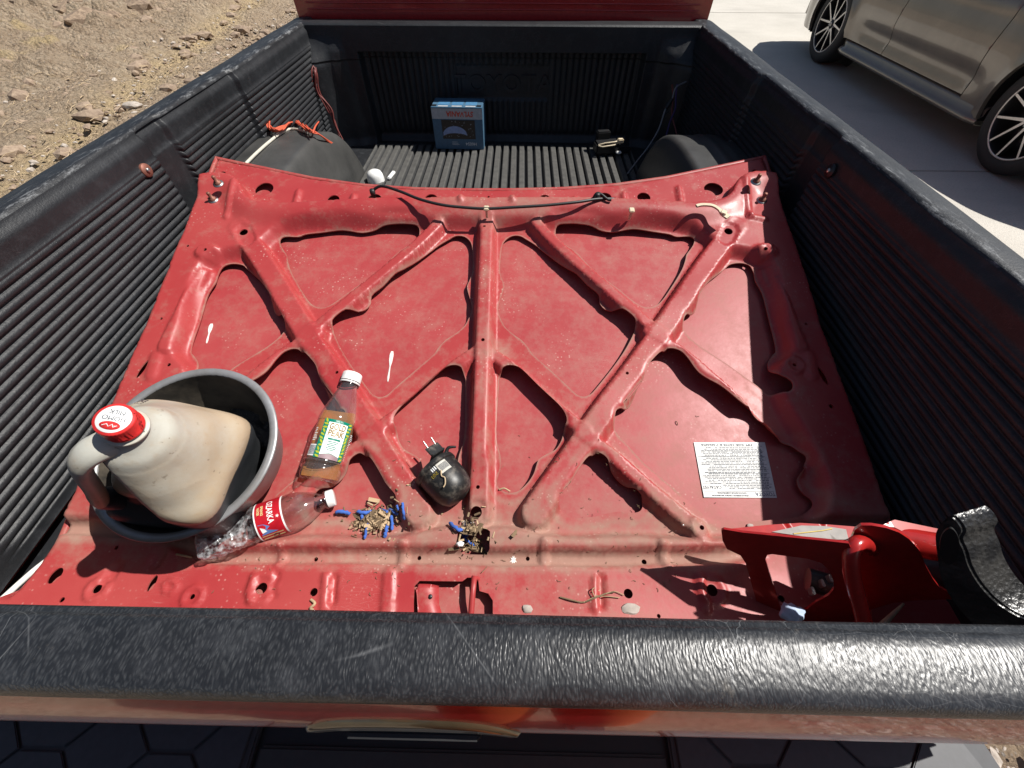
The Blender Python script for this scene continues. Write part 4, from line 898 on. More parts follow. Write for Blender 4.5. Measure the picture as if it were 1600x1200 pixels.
prof = [(.001, .010), (.016, .003), (.026, 0), (.0315, .003), (.0335, .010), (.0335, .020), (.0325, .024), (.0315, .027), (.0325, .030), (.0333, .034), (.0325, .038), (.0325, .10), (.0333, .105), (.0333, .112), (.0318, .120), (.028, .135), (.0225, .155), (.0175, .172), (.0155, .182), (.0155, .186), (.0172, .187), (.0172, .189), (.0145, .190), (.014, .203), (.014, .205)]
prof = [(r, z*s_) for r, z in prof]
put('bottle_shell', grid_mesh(bottle_shell(prof), flip=True), MT['pet'], tea)
# residue of tea lying along the underside
MT['tea'] = m_glass('tea_liquid', (.95, .64, .34), .02, (.72, .30, .07), .38)
up = TM.inverted().to_3x3() @ Vector((0, 0, 1)); up.z = 0; up.normalize(); lv = -.004; b = MB()
def liquid(profile, lv, n=30):
    """fills the lower segment of a lying bottle below height lv measured from its axis"""
    sec = []
    side_ = Vector((-up.y, up.x, 0))
    for r, z in profile:
        rr_ = r-.0009
        l = min(max(lv, -rr_*.98), rr_*.98); a0 = math.acos(max(-1, min(1, l/rr_)))
        row = [up*math.cos(a)*rr_+side_*math.sin(a)*rr_+Vector((0, 0, z)) for a in np.linspace(a0, 2*PI-a0, n)]
        sec.append(row)
    V = [p for row in sec for p in row]; Fc = []
    for i in range(len(sec)-1):
        for k in range(n-1): Fc.append((i*n+k, i*n+k+1, (i+1)*n+k+1, (i+1)*n+k))
        Fc.append((i*n+n-1, i*n, (i+1)*n, (i+1)*n+n-1))
    Fc.append(tuple(range(n-1, -1, -1))); Fc.append(tuple((len(sec)-1)*n+k for k in range(n))); return V, Fc
V, Fc = liquid([(.0325, .006*s_), (.0335, .012*s_), (.0335, .02*s_), (.0318, .027*s_), (.0325, .036*s_), (.0325, .10*s_), (.033, .112*s_), (.030, .128*s_)], .005); b.add(V, Fc, True); put('tea', b.mesh(sharp=40), MT['tea'], tea)
b = MB().lathe([(.0, .2075*s_), (.0165, .2075*s_), (.0178, .206*s_), (.0182, .2*s_), (.0182, .190*s_)], 48)
put('bottle_cap', b.mesh(), MT['white'], tea)
b = MB().lathe([(.0180, .1885*s_), (.0186, .188*s_), (.0186, .1855*s_), (.0175, .185*s_)], 40); put('cap_ring', b.mesh(), MT['white'], tea)
def wrap_label(a0, a1, z0, z1, R, mat, parent, name, n=24):
    P = np.array([[(R*math.sin(a), -R*math.cos(a), z) for z in (z0, z1)] for a in np.linspace(a0, a1, n)]); return put(name, grid_mesh(P), mat, parent)
# label centred on the side facing the lens (local -y), slightly turned
green = plain('label_green', (.0, .20, .13), .3); lwhite = plain('label_white', (.8, .81, .8), .35); tan = plain('label_tan', (.27, .17, .04), .4); leafm = plain('label_leaf', (.42, .46, .03), .35); dkg = plain('label_dark_leaf', (.03, .16, .02), .4)
LZ0, LZ1 = .036*s_, .106*s_; a_c = .12; 
lab = wrap_label(a_c-.78, a_c+.78, LZ0, LZ1, .0334, green, tea, 'front_label', 30)
def arc_poly(pts, R, mat, parent, name):
    """pts in (arc length, z); mapped to the cylinder"""
    b = MB(); V = [(R*math.sin(a_c+x/R), -R*math.cos(a_c+x/R), z) for x, z in pts]; b.add(V, [tuple(range(len(V)))]); return put(name, b.mesh(), mat, parent)
def arc_grid(x0, x1, zf0, zf1, R, mat, parent, name, n=14):
    P = np.array([[(R*math.sin(a_c+x/R), -R*math.cos(a_c+x/R), z) for z in (zf0(x), zf1(x))] for x in np.linspace(x0, x1, n)]); return put(name, grid_mesh(P), mat, parent)
arc_grid(-.0165, .0165, lambda x: LZ0+.006-.0045*(1-abs(x)/.0165)*-1, lambda x: LZ1-.0055, .0337, lwhite, lab, 'white_field')
arc_grid(-.0165, .0165, lambda x: LZ0, lambda x: LZ0+.0055+.004*(1-abs(x)/.0165), .03385, plain('label_mountain', (.3, .2, .22), .4), lab, 'hill_print')
def arc_text(txt, size, x, z, R, mat, parent, w=None):
    me = text_mesh(txt, size, .00005, bold=.00035 if size > .008 else 0)
    if w:
        cw = max(v_.co.x for v_ in me.vertices)-min(v_.co.x for v_ in me.vertices); me.transform(Matrix.Diagonal((w/cw, 1, 1, 1)))
    for v_ in me.vertices: X, Y, Z = v_.co; a = a_c+(x+X)/R; v_.co = ((R+Z)*math.sin(a), -(R+Z)*math.cos(a), z+Y)
    return put('lettering', me, mat, parent)
arc_text('GOLD', .0150, 0, LZ1-.0130, .0341, tan, lab, .0275); arc_text('PEAK', .0150, 0, LZ1-.0250, .0341, tan, lab, .0275)
arc_grid(-.0105, .0105, lambda x: LZ1-.0365, lambda x: LZ1-.0332, .0340, green, lab, 'green_bar')
for k in range(6): arc_grid(-.009+.002*(k % 2), .008-.0015*(k % 3), (lambda kk: lambda x: LZ1-.0400-kk*.0029)(k), (lambda kk: lambda x: LZ1-.0387-kk*.0029)(k), .0340, bpy.data.materials['label_green'], lab, 'small_print')
arc_text('REAL TEA', .003, 0, LZ1-.0028, .0337, lwhite, lab)
rr = random.Random(3); b = MB()
for sx in (-1, 1):
    for k in range(11):
        x = sx*(.0208+rr.uniform(-.0015, .0015)); z = LZ0+.003+k*(LZ1-LZ0-.006)/10; a = rr.uniform(-.7, .7)+(PI/2)*sx*.3; Lf = .0048
        pts = [(x+math.cos(a+q)*Lf*f, z+math.sin(a+q)*Lf*f) for q, f in ((0, 1), (.9, .5), (2.4, .5), (PI, 1), (PI+.9, .5), (PI+2.4, .5))]; R_l = .0337
        b.add([(R_l*math.sin(a_c+px_/R_l), -R_l*math.cos(a_c+px_/R_l), pz) for px_, pz in pts], [tuple(range(6))])
put('leaf_print', b.mesh(), leafm, lab, kind='stuff')
b = MB(); R_l = .0336
for k in range(16):
    for x0 in (.030, .043, -.040): 
        w_ = .0035+.008*rr.random(); z = LZ0+.004+k*.0031
        if x0 < 0 and k < 8: continue
        b.add([(R_l*math.sin(a_c+px_/R_l), -R_l*math.cos(a_c+px_/R_l), pz) for px_, pz in ((x0, z), (x0+w_, z), (x0+w_, z+.0016), (x0, z+.0016))], [(0, 1, 2, 3)])
put('side_print', b.mesh(), lwhite, tea, kind='stuff')
b = MB()
for k in range(15): x0 = -.0395+k*.0009; b.add([(R_l*math.sin(a_c+px_/R_l), -R_l*math.cos(a_c+px_/R_l), pz) for px_, pz in ((x0, LZ0+.004), (x0+.0005, LZ0+.004), (x0+.0005, LZ0+.02), (x0, LZ0+.02))], [(0, 1, 2, 3)])
wrap_label(a_c-.041/R_l, a_c-.0265/R_l, LZ0+.002, LZ0+.022, .0334, lwhite, tea, 'barcode_field', 8); put('barcode_print', b.mesh(), ink, tea, kind='stuff')

# ---- crushed water bottle
A = Vector(rest((313, 850), .026)); Bp = Vector(rest((519, 778), .024)); ax = (Bp-A).normalized(); L = (Bp-A).length; print('WATER', L)
nv = (Vector(CAM)-(A+Bp)/2).normalized(); WM = frame(A, ax, ax.cross(nv)); s_ = L/.2
wat = thing('water_bottle', 'crushed empty clear water bottle with red label, lying in front of the pan', 'plastic bottle', WM)
prof = [(.001, .008), (.018, .002), (.026, .001), (.0300, .006), (.0305, .014), (.0285, .018), (.0305, .022), (.0305, .032), (.0283, .036), (.0305, .040), (.0305, .050), (.0283, .054), (.0305, .058), (.0305, .068), (.0285, .072), (.0305, .077), (.030, .083), (.0295, .087), (.0298, .128), (.0305, .133), (.0302, .143), (.028, .154), (.0235, .166), (.0165, .179), (.0130, .185), (.0130, .188), (.0152, .189), (.0152, .191), (.012, .192), (.012, .2)]
prof = [(r, z*s_) for r, z in prof]; full = bottle_shell(prof, n=72, dent=0, th=.0005)
n_ = full.shape[0]
zz_ = full[..., 2]; t_ = np.arctan2(full[..., 1], full[..., 0]); crush = S((.085*s_-zz_)/(.02*s_)); d_ = np.zeros_like(zz_)
for i in range(full.shape[0]):
    for k in range(full.shape[1]):
        x, y, z = full[i, k]; c_ = .25+.75*crush[i, k]
        kk = k % 72; t = 2*PI*kk/72
        d_[i, k] = c_*(.0042*mnoise.noise(Vector((math.cos(t)*1.6, math.sin(t)*1.6, z*30)))+.0030*mnoise.noise(Vector((math.cos(t)*4.5, math.sin(t)*4.5+4, z*85)))+.0012*abs(mnoise.noise(Vector((math.cos(t)*9, math.sin(t)*9, z*170)))))
        if z > .165*s_: d_[i, k] = 0
q = np.hypot(full[..., 0], full[..., 1])+1e-9; dd = np.where(q > .015, d_, 0)
full[..., 0] *= (q+dd)/q; full[..., 1] *= (q+dd)/q
upw = WM.inverted().to_3x3() @ Vector((0, 0, 1)); upw.z = 0; upw.normalize()
hh2 = full[..., 0]*upw.x+full[..., 1]*upw.y; sq = .32*crush*np.where(hh2 > 0, 1, .2); full[..., 0] -= upw.x*hh2*sq; full[..., 1] -= upw.y*hh2*sq
me = grid_mesh(full, flip=True); me.set_sharp_from_angle(angle=math.radians(38)); 
m = Mat('crinkled_bottle_plastic'); tr_ = m.n('ShaderNodeBsdfTransparent'); tr_.inputs[0].default_value = (.95, .96, .97, 1); gl = m.n('ShaderNodeBsdfGlossy'); gl.inputs['Roughness'].default_value = .09
df = m.n('ShaderNodeBsdfDiffuse'); df.inputs[0].default_value = (.8, .82, .84, 1); sz_ = m.n('ShaderNodeSeparateXYZ'); m.l(m.co(), sz_.inputs[0]); mk = m.math('MULTIPLY', m.math('SUBTRACT', .088, sz_.outputs['Z']), 60, clamp=True); nb = m.bump(m.math('MULTIPLY', mk, m.math('ADD', m.vor(95, m.mapped((1, 1, .6))), m.noise(160, 3))), .8, .0025); m.l(nb, gl.inputs['Normal']); m.l(nb, df.inputs['Normal'])
lw_ = m.n('ShaderNodeLayerWeight'); lw_.inputs[0].default_value = .5; m.l(nb, lw_.inputs['Normal'])
m1 = m.n('ShaderNodeMixShader'); m2 = m.n('ShaderNodeMixShader'); m.l(m.math('ADD', m.math('MULTIPLY', m.math('POWER', lw_.outputs['Facing'], 2.2), .5), .07, clamp=True), m1.inputs[0]); m.l(tr_.outputs[0], m1.inputs[1]); m.l(gl.outputs[0], m1.inputs[2])
m.l(m.math('MULTIPLY', m.ramp(m.noise(130, 3, .6), [(.4, .0), (.7, .30)]), mk), m2.inputs[0]); m.l(m1.outputs[0], m2.inputs[1]); m.l(df.outputs[0], m2.inputs[2]); m.l(m2.outputs[0], m.t.nodes['Material Output'].inputs[0]); MT['crinkle'] = m.m
put('bottle_shell', me, MT['crinkle'], wat)
b = MB().lathe([(0, .2035*s_), (.0135, .2035*s_), (.0145, .202*s_), (.0148, .1925*s_)], 40)
for i, vv_ in enumerate(b.V):
    if i % 2 and math.hypot(vv_[0], vv_[1]) > .0137: b.V[i] = (vv_[0]*.975, vv_[1]*.975, vv_[2])
put('bottle_cap', b.mesh(), MT['white'], wat)
R_w = .0310; a_c = -.05; LZ0, LZ1 = .090*s_, .127*s_
lred = plain('label_red', (.42, .01, .02), .3); lblue = plain('label_blue', (.10, .2, .45), .35); lyel = plain('label_straw', (.62, .52, .25), .4)
lab = wrap_label(a_c-1.5, a_c+1.5, LZ0, LZ1, R_w, lred, wat, 'front_label', 40)
wrap_label(a_c-1.5, a_c+1.5, LZ1, LZ1+.0025, R_w+.0001, lwhite, wat, 'label_band', 30); wrap_label(a_c-1.5, a_c+1.5, LZ0-.002, LZ0, R_w+.0001, lwhite, wat, 'label_band', 30)
def rot_text(txt, size, x, z, R, mat, parent, w=None):
    """lettering running round the bottle, its top towards the cap... turned a quarter so it reads along the label"""
    me = text_mesh(txt, size, .00005, bold=.0002)
    if w: cw = max(v_.co.x for v_ in me.vertices)-min(v_.co.x for v_ in me.vertices); me.transform(Matrix.Diagonal((w/cw, 1, 1, 1)))
    for v_ in me.vertices: X, Y, Z = v_.co; a = a_c+(x+X)/R; v_.co = ((R+Z)*math.sin(a), -(R+Z)*math.cos(a), z+Y)
    return put('lettering', me, mat, parent)
rot_text('OZARKA', .0125, -.013, LZ0+.0215, R_w+.0003, lwhite, lab, .040); rot_text('SPRING', .005, -.018, LZ0+.0105, R_w+.0003, lyel, lab, .018); rot_text('WATER', .005, -.018, LZ0+.005, R_w+.0003, lyel, lab, .015)
arc_poly([(.004, LZ0+.002), (.024, LZ0+.003), (.023, LZ1-.010), (.015, LZ0+.012), (.011, LZ0+.018), (.005, LZ0+.010)], R_w+.0003, lblue, lab, 'mountain_print')
arc_poly([(.009, LZ0+.004), (.020, LZ0+.005), (.0185, LZ0+.012), (.013, LZ0+.010)], R_w+.0005, lwhite, lab, 'snow_print')
arc_poly([(.026, LZ0+.002), (.036, LZ0+.002), (.036, LZ1-.004), (.026, LZ1-.004)], R_w+.0003, lyel, lab, 'straw_panel')
b = MB(); b.lathe([(.003, .0001), (.0042, .0001), (.0042, 0)], 20); me = b.mesh()
for v_ in me.vertices: X, Y, Z = v_.co; a = a_c+(.031+X)/R_w; v_.co = ((R_w+.0006)*math.sin(a), -(R_w+.0006)*math.cos(a), LZ0+.022+Y)
put('ring_print', me, ink, lab)
pts = []
for k in range(10): r_ = .003 if k % 2 == 0 else .0012; a = 2*PI*k/10; pts.append((-.001+r_*math.sin(a), LZ1-.005+r_*math.cos(a)))
arc_poly(pts, R_w+.0004, lwhite, lab, 'star_print')

# ---- black canister with bracket (lying on its side)
cc_ = rest((694, 748), .036); axh = Vector((-.62, .60, .10)).normalized(); CM = frame(cc_, axh, (0, 0, 1))
can = thing('black_canister', 'dusty round black car part with two metal pins, right of the blue litter', 'car part', CM)
m = Mat('dusty_black_plastic'); n = m.noise(55, 5, .7); m.set(color=m.mix(m.ramp(n, [(.5, 0), (.78, .9)]), (.014, .014, .014), (.16, .14, .115)), rough=m.mix(n, .25, .6), normal=m.bump(n, .2, .001)); MT['can'] = m.m
r_ = .0370
b = MB().lathe([(0, .028), (.030, .028), (r_+.002, .0265), (r_+.003, .023), (r_+.003, .018), (r_+.0005, .0165), (r_, -.005), (r_-.0015, -.02), (r_-.005, -.032), (r_-.012, -.041), (.014, -.0455), (0, -.046)], 56); put('can_body', b.mesh(sharp=35), MT['can'], can)
vd = CM.inverted() @ Vector(CAM); av = math.atan2(vd.y, vd.x)
def can_patch(a0, a1, z0, z1, R, mat, name):
    P = np.array([[(R*math.cos(av+a), R*math.sin(av+a), z) for z in (z0, z1)] for a in np.linspace(a0, a1, 12)]); return put(name, grid_mesh(P, flip=False), mat, can)
can_patch(.10, .62, -.004, .0155, r_+.0008, plain('scuffed_label', (.5, .48, .42), .5), 'barcode_label')
b = MB()
for k in range(13):
    a0 = .16+k*.034; R = r_+.0011; P = [(R*math.cos(av+a), R*math.sin(av+a), z) for a, z in ((a0, .0), (a0+.016, .0), (a0+.016, .012), (a0, .012))]; b.add(P, [(0, 1, 2, 3)])
put('barcode_print', b.mesh(), ink, can, kind='stuff')
tmm = text_mesh('5/03', .0078, .0001); 
for v_ in tmm.vertices: X, Y, Z = v_.co; R = r_+.001; a = av-.20-X/R; v_.co = (R*math.cos(a), R*math.sin(a), .003-Y*-1)
put('lettering', tmm, plain('yellow_print', (.55, .42, .05), .5), can)
for k in range(3): can_patch(.0-k*.09, .05-k*.09, .009, .0155, r_+.0009, lwhite, 'white_mark')
# bracket
bx = CM.inverted().to_3x3() @ Vector((-.25, .9, .35)); 
b = MB(); Mloc = frame((r_*.55*math.cos(av+.55), r_*.55*math.sin(av+.55), .030), (0, 0, 1), (math.cos(av+.55), math.sin(av+.55), 0))
b.box((.0, 0, .0), (.05, .028, .003), Mloc, bev=.001); b.box((.020, 0, .009), (.003, .028, .018), Mloc, bev=.001); br = put('bracket', b.mesh(), MT['can'], can)
for yy in (-.008, .008): put('terminal_pin', MB().tube([Mloc @ Vector((.02, yy, .016)), Mloc @ Vector((.024, yy*1.05, .030))], .0014, 8).mesh(), MT['steel'], br)
put('rivet', MB().lathe([(0, .0022), (.002, .002), (.0032, .0003)], 14, Mloc @ T3(Vector((.008, .004, .0015)))).mesh(), MT['steel'], br)
q0_ = CM.inverted() @ rest((640, 716), .01)
put('mount_tab', MB().tube(catmull([(r_*.9*math.cos(av+1.1), r_*.9*math.sin(av+1.1), .026), (r_*1.2*math.cos(av+1.15), r_*1.2*math.sin(av+1.15), .030), (r_*1.45*math.cos(av+1.25), r_*1.45*math.sin(av+1.25), .022)], False, 4), .003, 8, taper=[1.4-.1*i for i in range(9)]).mesh(), MT['can'], can)
# torn pale thread stuck to the can
b = MB(); b.tube(catmull([(( r_+.002)*math.cos(av+a), (r_+.002)*math.sin(av+a), z) for a, z in ((.15, .002), (.0, -.006), (.05, -.012), (-.1, -.02), (-.25, -.022))], False, 4), .0012, 6); put('stuck_straw', b.mesh(), bpy.data.materials['dry_straw'], can)

# ---- litter clumps: crumbs of nest with blue foam bits
barkm = plain('bark_crumb', (.17, .115, .065), .9); bark2 = plain('pale_bark', (.42, .30, .18), .9); bluem = plain('blue_rubber', (.05, .13, .46), .95)
def clump(name, label, cat, centre_px, blues, spread, nfl, seed):
    c = hpt(centre_px); t = thing(name, label, cat, T3(c)); rr = random.Random(seed); b = MB(); b2 = MB()
    for k in range(nfl):
        wd_ = 2.2 if rr.random() < .12 else 1; ax_, ay_ = rr.gauss(0, spread[0]*wd_), rr.gauss(0, spread[1]*wd_); p = Vector((c.x+ax_, c.y+ay_, 0)); p.z = hood_z(p.x, p.y)+rr.uniform(.0, .010)*max(0, 1-(ax_/spread[0]/2)**2)
        big_ = rr.random() < .05; Lg = rr.uniform(.012, .022) if big_ else rr.uniform(.002, .013); w_ = rr.uniform(.005, .009) if big_ else rr.uniform(.0006, .0035); M = T3(p-c) @ Matrix.Rotation(rr.gauss(.5, .9), 4, 'Z') @ Matrix.Rotation(rr.uniform(-.6, .6), 4, 'X') @ Matrix.Rotation(rr.uniform(-.5, .5), 4, 'Y')
        (b if rr.random() < .55 else b2).box((0, 0, .001), (Lg, w_, rr.uniform(.0006, .003)), M)
    put('bark_flakes', b.mesh(), barkm, t, kind='stuff'); put('straw_flakes', b2.mesh(), bark2, t, kind='stuff')
    for pa in blues:
        P = [hpt(q, .006+.003*(i % 2)) for i, q in enumerate(pa)]; path = catmull(P, False, 4); rb_ = rr.uniform(.0022, .0036); path = [p_+Vector((rr.uniform(-.001, .001), rr.uniform(-.001, .001), rr.uniform(0, .001))) for p_ in map(Vector, path)]; bb = MB().tube(path, rb_, 6, taper=[.6+.5*abs(math.sin(i*1.3+rb_*900)) for i in range(len(path))]); child('blue_scrap', bb.mesh(), bluem, t)
    b = MB()
    for k in range(10):
        a = rr.uniform(0, 6.28); p = Vector((rr.gauss(0, spread[0]), rr.gauss(0, spread[1]), 0)); p.z = hood_z(c.x+p.x, c.y+p.y)-c.z+.006; q = p+Vector((math.cos(a), math.sin(a), .2))*rr.uniform(.01, .025); b.tube([p, (p+q)/2+Vector((0, .002, .002)), q], .0006, 5)
    put('twigs', b.mesh(), barkm, t, kind='stuff'); return t
clump('litter_clump', 'crumbled bark and straw mixed with many bright blue scraps, left of the black canister', 'debris', (589, 812),
      [[(525, 800), (535, 800), (547, 803)], [(558, 800), (572, 801), (584, 799)], [(566, 802), (566, 812)], [(575, 818), (572, 830), (571, 840)], [(605, 795), (616, 800), (621, 803)], [(611, 806), (613, 818), (613, 828)], [(605, 820), (603, 830), (602, 838)], [(620, 790), (623, 797)], [(629, 787), (631, 800), (631, 812)], [(596, 796), (604, 800)]], (.018, .010), 330, 11)
clump('nest_clump', 'small tuft of bark, white fluff and two blue scraps in the square hole', 'debris', (738, 846),
      [[(703, 818), (712, 825), (722, 829)], [(722, 832), (727, 842), (742, 852)], [(722, 826), (730, 836)]], (.010, .009), 120, 21)
for px, s_ in (((728, 818), .006), ((719, 850), .006), ((739, 817), .004)):
    P = hpt(px, .003); child_at('white_fluff', rock_mesh(s_, s_*.8, s_*.5, px[0]*.3, 2), lwhite, bpy.data.objects['nest_clump'], T3(P))
# twigs and leaf scraps, one by one
def twig(label, pts, r, name='dry_twig', cat='twig', mat=barkm):
    P = [hpt(p, .002+.002*(i % 2)) for i, p in enumerate(pts)]; c = P[0].copy(); t = thing(name, label, cat, T3(c), me=None); 
    o = MB().tube(catmull(P, False, 4), r, 6); me = o.mesh(); me.transform(T3(-c)); t_ = bpy.data.objects[t.name]; put('stem', me, mat, t_); return t_
t = twig('brown rootlike twig lying on the front of the hood, right of the latch opening', [(875, 933), (895, 938), (912, 941), (930, 934), (945, 928), (960, 925)], .0013)
for pts in ([(930, 934), (925, 922), (930, 918)], [(912, 941), (920, 937), (934, 930)], [(945, 928), (960, 924), (975, 930)], [(925, 925), (938, 922)], [(935, 932), (950, 932), (968, 934)]):
    P = [hpt(p, .003) for p in pts]; child('side_stem', MB().tube(catmull(P, False, 3), .0008, 5).mesh(), bark2, t)
twig('flat straw lying on the dark shadow between the pan and the crushed bottle', [(276, 866), (290, 869), (300, 871)], .0018, 'straw_piece', 'straw', bark2)
twig('curled dry leaf scrap below the round hole near the front edge, left of the latch', [(486, 937), (492, 943), (485, 950), (489, 953)], .0022, 'leaf_scrap', 'leaf', bark2)
twig('small dry leaf on the frame between the two lower middle windows', [(780, 765), (788, 763), (797, 768)], .0016, 'leaf_scrap', 'leaf', bark2)
twig('tiny dead insect on the upper side of the lower right window', [(1056, 658), (1058, 660), (1059, 664)], .0008, 'dead_insect', 'insect', barkm)
twig('white feather scrap beside the lower right crease bolt hole', [(1056, 830), (1062, 824), (1068, 820)], .001, 'feather_scrap', 'feather', lwhite)
b = MB(); rr = random.Random(8)
for k in range(170):
    px = (rr.uniform(330, 1120), rr.triangular(640, 945, 890)); P = hpt(px, .001); a = rr.uniform(0, 6.28); L = rr.uniform(.002, .007); b.tube([P, P+Vector((math.cos(a)*L*.5, math.sin(a)*L*.5, .001)), P+Vector((math.cos(a+.5)*L, math.sin(a+.5)*L, 0))], .0004, 4)
put('crumbs', b.mesh(), barkm, kind='stuff')
# ================================================================ JACK STAND, on its side on the front corner of the hood
def plane_pts(pxs, P0, N):
    out = []
    for p in pxs: d = Vector(ray(p)); t = (Vector(P0)-Vector(CAM)).dot(N)/d.dot(N); out.append(Vector(CAM)+d*t)
    return out
def plate(pxs, P0, N, th, parent, name, mat, holes=(), bev=.001):
    """a real sheet-metal plate standing in the plane (P0,N), outline read off sight lines, thickness th away from the lens"""
    N = Vector(N).normalized(); M = frame(P0, N, (1, 0, 0)); Mi = M.inverted(); q = [Mi @ p for p in plane_pts(pxs, P0, N)]; ol = resample(np.array([(a.x, a.y) for a in q]), .006)
    hs = []
    for h_ in holes: k = [Mi @ p for p in plane_pts(h_, P0, N)]; hs.append(resample(np.array([(a.x, a.y) for a in k]), .005))
    V, T = cdt_sheet(ol, hs, .012, 0); sgn = 1 if (Vector(CAM)-Vector(P0)).dot(N) > 0 else -1
    Vf = [(a, b, 0) for a, b in V]; Vb = [(a, b, -sgn*th) for a, b in V]; n = len(Vf); Tt = [tuple(int(i) for i in t) for t in T]
    if sgn < 0: Tt = [t[::-1] for t in Tt]
    Fc = Tt+[tuple(n+i for i in t[::-1]) for t in Tt]; cnt = {}
    for t in Tt:
        for e in ((t[0], t[1]), (t[1], t[2]), (t[2], t[0])): cnt[e] = 1
    for (a, b) in list(cnt):
        if (b, a) not in cnt: Fc.append((b, a, n+a, n+b))
    me = mesh_of(Vf+Vb, Fc); me.transform(M); me.polygons.foreach_set('use_smooth', [True]*len(me.polygons)); me.set_sharp_from_angle(angle=math.radians(40)); return child(name, me, mat, parent)
J0 = Vector(atd((1128, 832), .645)); jack = thing('jack_stand', 'red steel jack stand with black cast saddle lying on its side, right corner', 'jack stand', T3(Vector((.50, .14, -.30))))
NA = Vector((-.40, -.90, .18)).normalized(); PA = Vector(atd((1250, 900), .555))
cm = lambda P: [tuple(p) for p in catmull(P, True, 4)]
hole = [(1196, 874), (1199, 867), (1207, 866), (1230, 869), (1262, 873), (1284, 880), (1297, 893), (1303, 908), (1303, 920), (1295, 930), (1275, 941), (1256, 955), (1250, 966), (1232, 974), (1222, 960), (1212, 925), (1202, 895)]
plate([(1127, 829), (1131, 827), (1160, 832), (1220, 838), (1290, 845), (1326, 849), (1332, 862), (1334, 900), (1338, 940), (1345, 985), (1330, 1000), (1262, 1000), (1225, 1000), (1196, 985), (1185, 950), (1172, 905), (1165, 880), (1157, 868), (1136, 858), (1129, 845)], PA, NA, .0035, jack, 'side_plate', MT['jackred'], holes=[hole])
# lit top flange going back from the plate's upper edge, with a grey sticker
e0, e1 = plane_pts([(1129, 829), (1327, 849)], PA, NA); back = Vector((.0, .94, -.06)).normalized()
fl0 = [(1129, 829), (1170, 833), (1250, 841), (1327, 849)]; E0 = plane_pts(fl0, PA, NA); TN = (e1-e0).cross(Vector((0, 1, .0))).normalized()
if TN.z < 0: TN = -TN
TP = e0+Vector((0, .004, .002)); TN = Vector((-.08, .06, 1)).normalized()
plate([(1130, 827), (1200, 820), (1250, 817), (1300, 820), (1350, 824), (1328, 848), (1230, 840)], e0+Vector((0, 0, .001)), TN, .003, jack, 'top_flange', MT['jackred'])
st = plate([(1206, 831), (1252, 821), (1290, 822), (1322, 827), (1326, 843), (1290, 843)], e0+Vector((0, 0, .0025)), TN, .0006, jack, 'worn_sticker', plain('grey_sticker', (.28, .26, .24), .6))
q = plane_pts([(1240, 834), (1285, 829), (1300, 826)], e0+Vector((0, 0, .0032)), TN); child('sticker_scratch', MB().tube(q, .0008, 5).mesh(), plain('yellow_line', (.6, .45, .1), .5), st)
# rear plate (mirror of the first), seen through the window, and ratchet tube inside
off_ = Vector((0.005, .042, -.004))
plate([(1150, 832), (1320, 848), (1330, 930), (1320, 1000), (1215, 1000), (1165, 880)], PA+off_, NA, .0035, jack, 'side_plate', MT['jackred'], holes=[hole])
b = MB(); p0 = Vector(atd((1262, 905), .60)); p1 = Vector(atd((1330, 925), .58)); b.tube([p0, p1], .016, 20); child('ratchet_bar', b.mesh(), MT['black'], jack)
for px in ((1283, 912), (1268, 924), (1295, 905)):
    p = Vector(atd(px, .58)); child('ratchet_tooth', MB().box((0, 0, 0), (.004, .01, .012), T3(p), bev=.001).mesh(), MT['steel'], jack)
# locking handle loop
hp_ = [Vector(atd(p, d)) for p, d in (((1362, 858), .52), ((1352, 848), .508), ((1338, 850), .500), ((1330, 866), .498), ((1330, 890), .500), ((1336, 920), .505), ((1345, 950), .512), ((1352, 985), .52))]
child('locking_handle', MB().tube(catmull(hp_, False, 5), .0092, 16).mesh(), MT['jackred'], jack)
# second stage: neck plate and sleeve
NB = Vector((-.36, -.90, .22)).normalized(); PB = Vector(atd((1400, 890), .515))
plate([(1330, 842), (1336, 828), (1346, 821), (1362, 821), (1385, 825), (1405, 832), (1420, 842), (1430, 852), (1438, 862), (1447, 885), (1458, 905), (1468, 918), (1482, 926), (1510, 930), (1508, 935), (1470, 937), (1430, 938), (1396, 942), (1362, 952), (1350, 970), (1340, 930), (1334, 890)], PB, NB, .004, jack, 'neck_plate', MT['jackred'])
b = MB(); c0, c1 = Vector(atd((1392, 842), .525)), Vector(atd((1485, 858), .50)); b.tube([c0, c0*.6+c1*.4, c1], .017, 28); child('neck_sleeve', b.mesh(sharp=50), MT['jackred'], jack)
plate([(1375, 822), (1398, 812), (1465, 826), (1470, 838), (1462, 846), (1420, 835), (1398, 824)], Vector(atd((1420, 828), .515)), Vector((.05, -.1, 1)).normalized(), .005, jack, 'sleeve_flange', MT['jackred'])
# cast saddle: thick casting, outline in its own plane, concave cradle to the right
def m_cast():
    m = Mat('black_hammered_casting'); n = m.noise(260, 3, .6); n2 = m.vor(190)
    m.set(color=m.mix(m.ramp(m.noise(40, 4), [(.4, 0), (.7, 1)]), (.02, .02, .021), (.055, .053, .05)), rough=.28, normal=m.bump(m.math('ADD', n, n2), .7, .0014), spec=.7); return m.m
NC = Vector((-.62, -.72, .30)).normalized(); PC = Vector(atd((1500, 860), .435)); EX = Vector((.038, .010, .006))
front = [Vector(p) for p in plane_pts(cm([(1459, 838), (1465, 823), (1474, 812), (1487, 806), (1499, 815), (1507, 830), (1502, 843), (1510, 862), (1517, 885), (1532, 911), (1555, 937), (1585, 958), (1612, 970), (1650, 1000), (1640, 1040), (1560, 1030), (1525, 985), (1490, 945), (1470, 910), (1462, 870)]), PC, NC)]
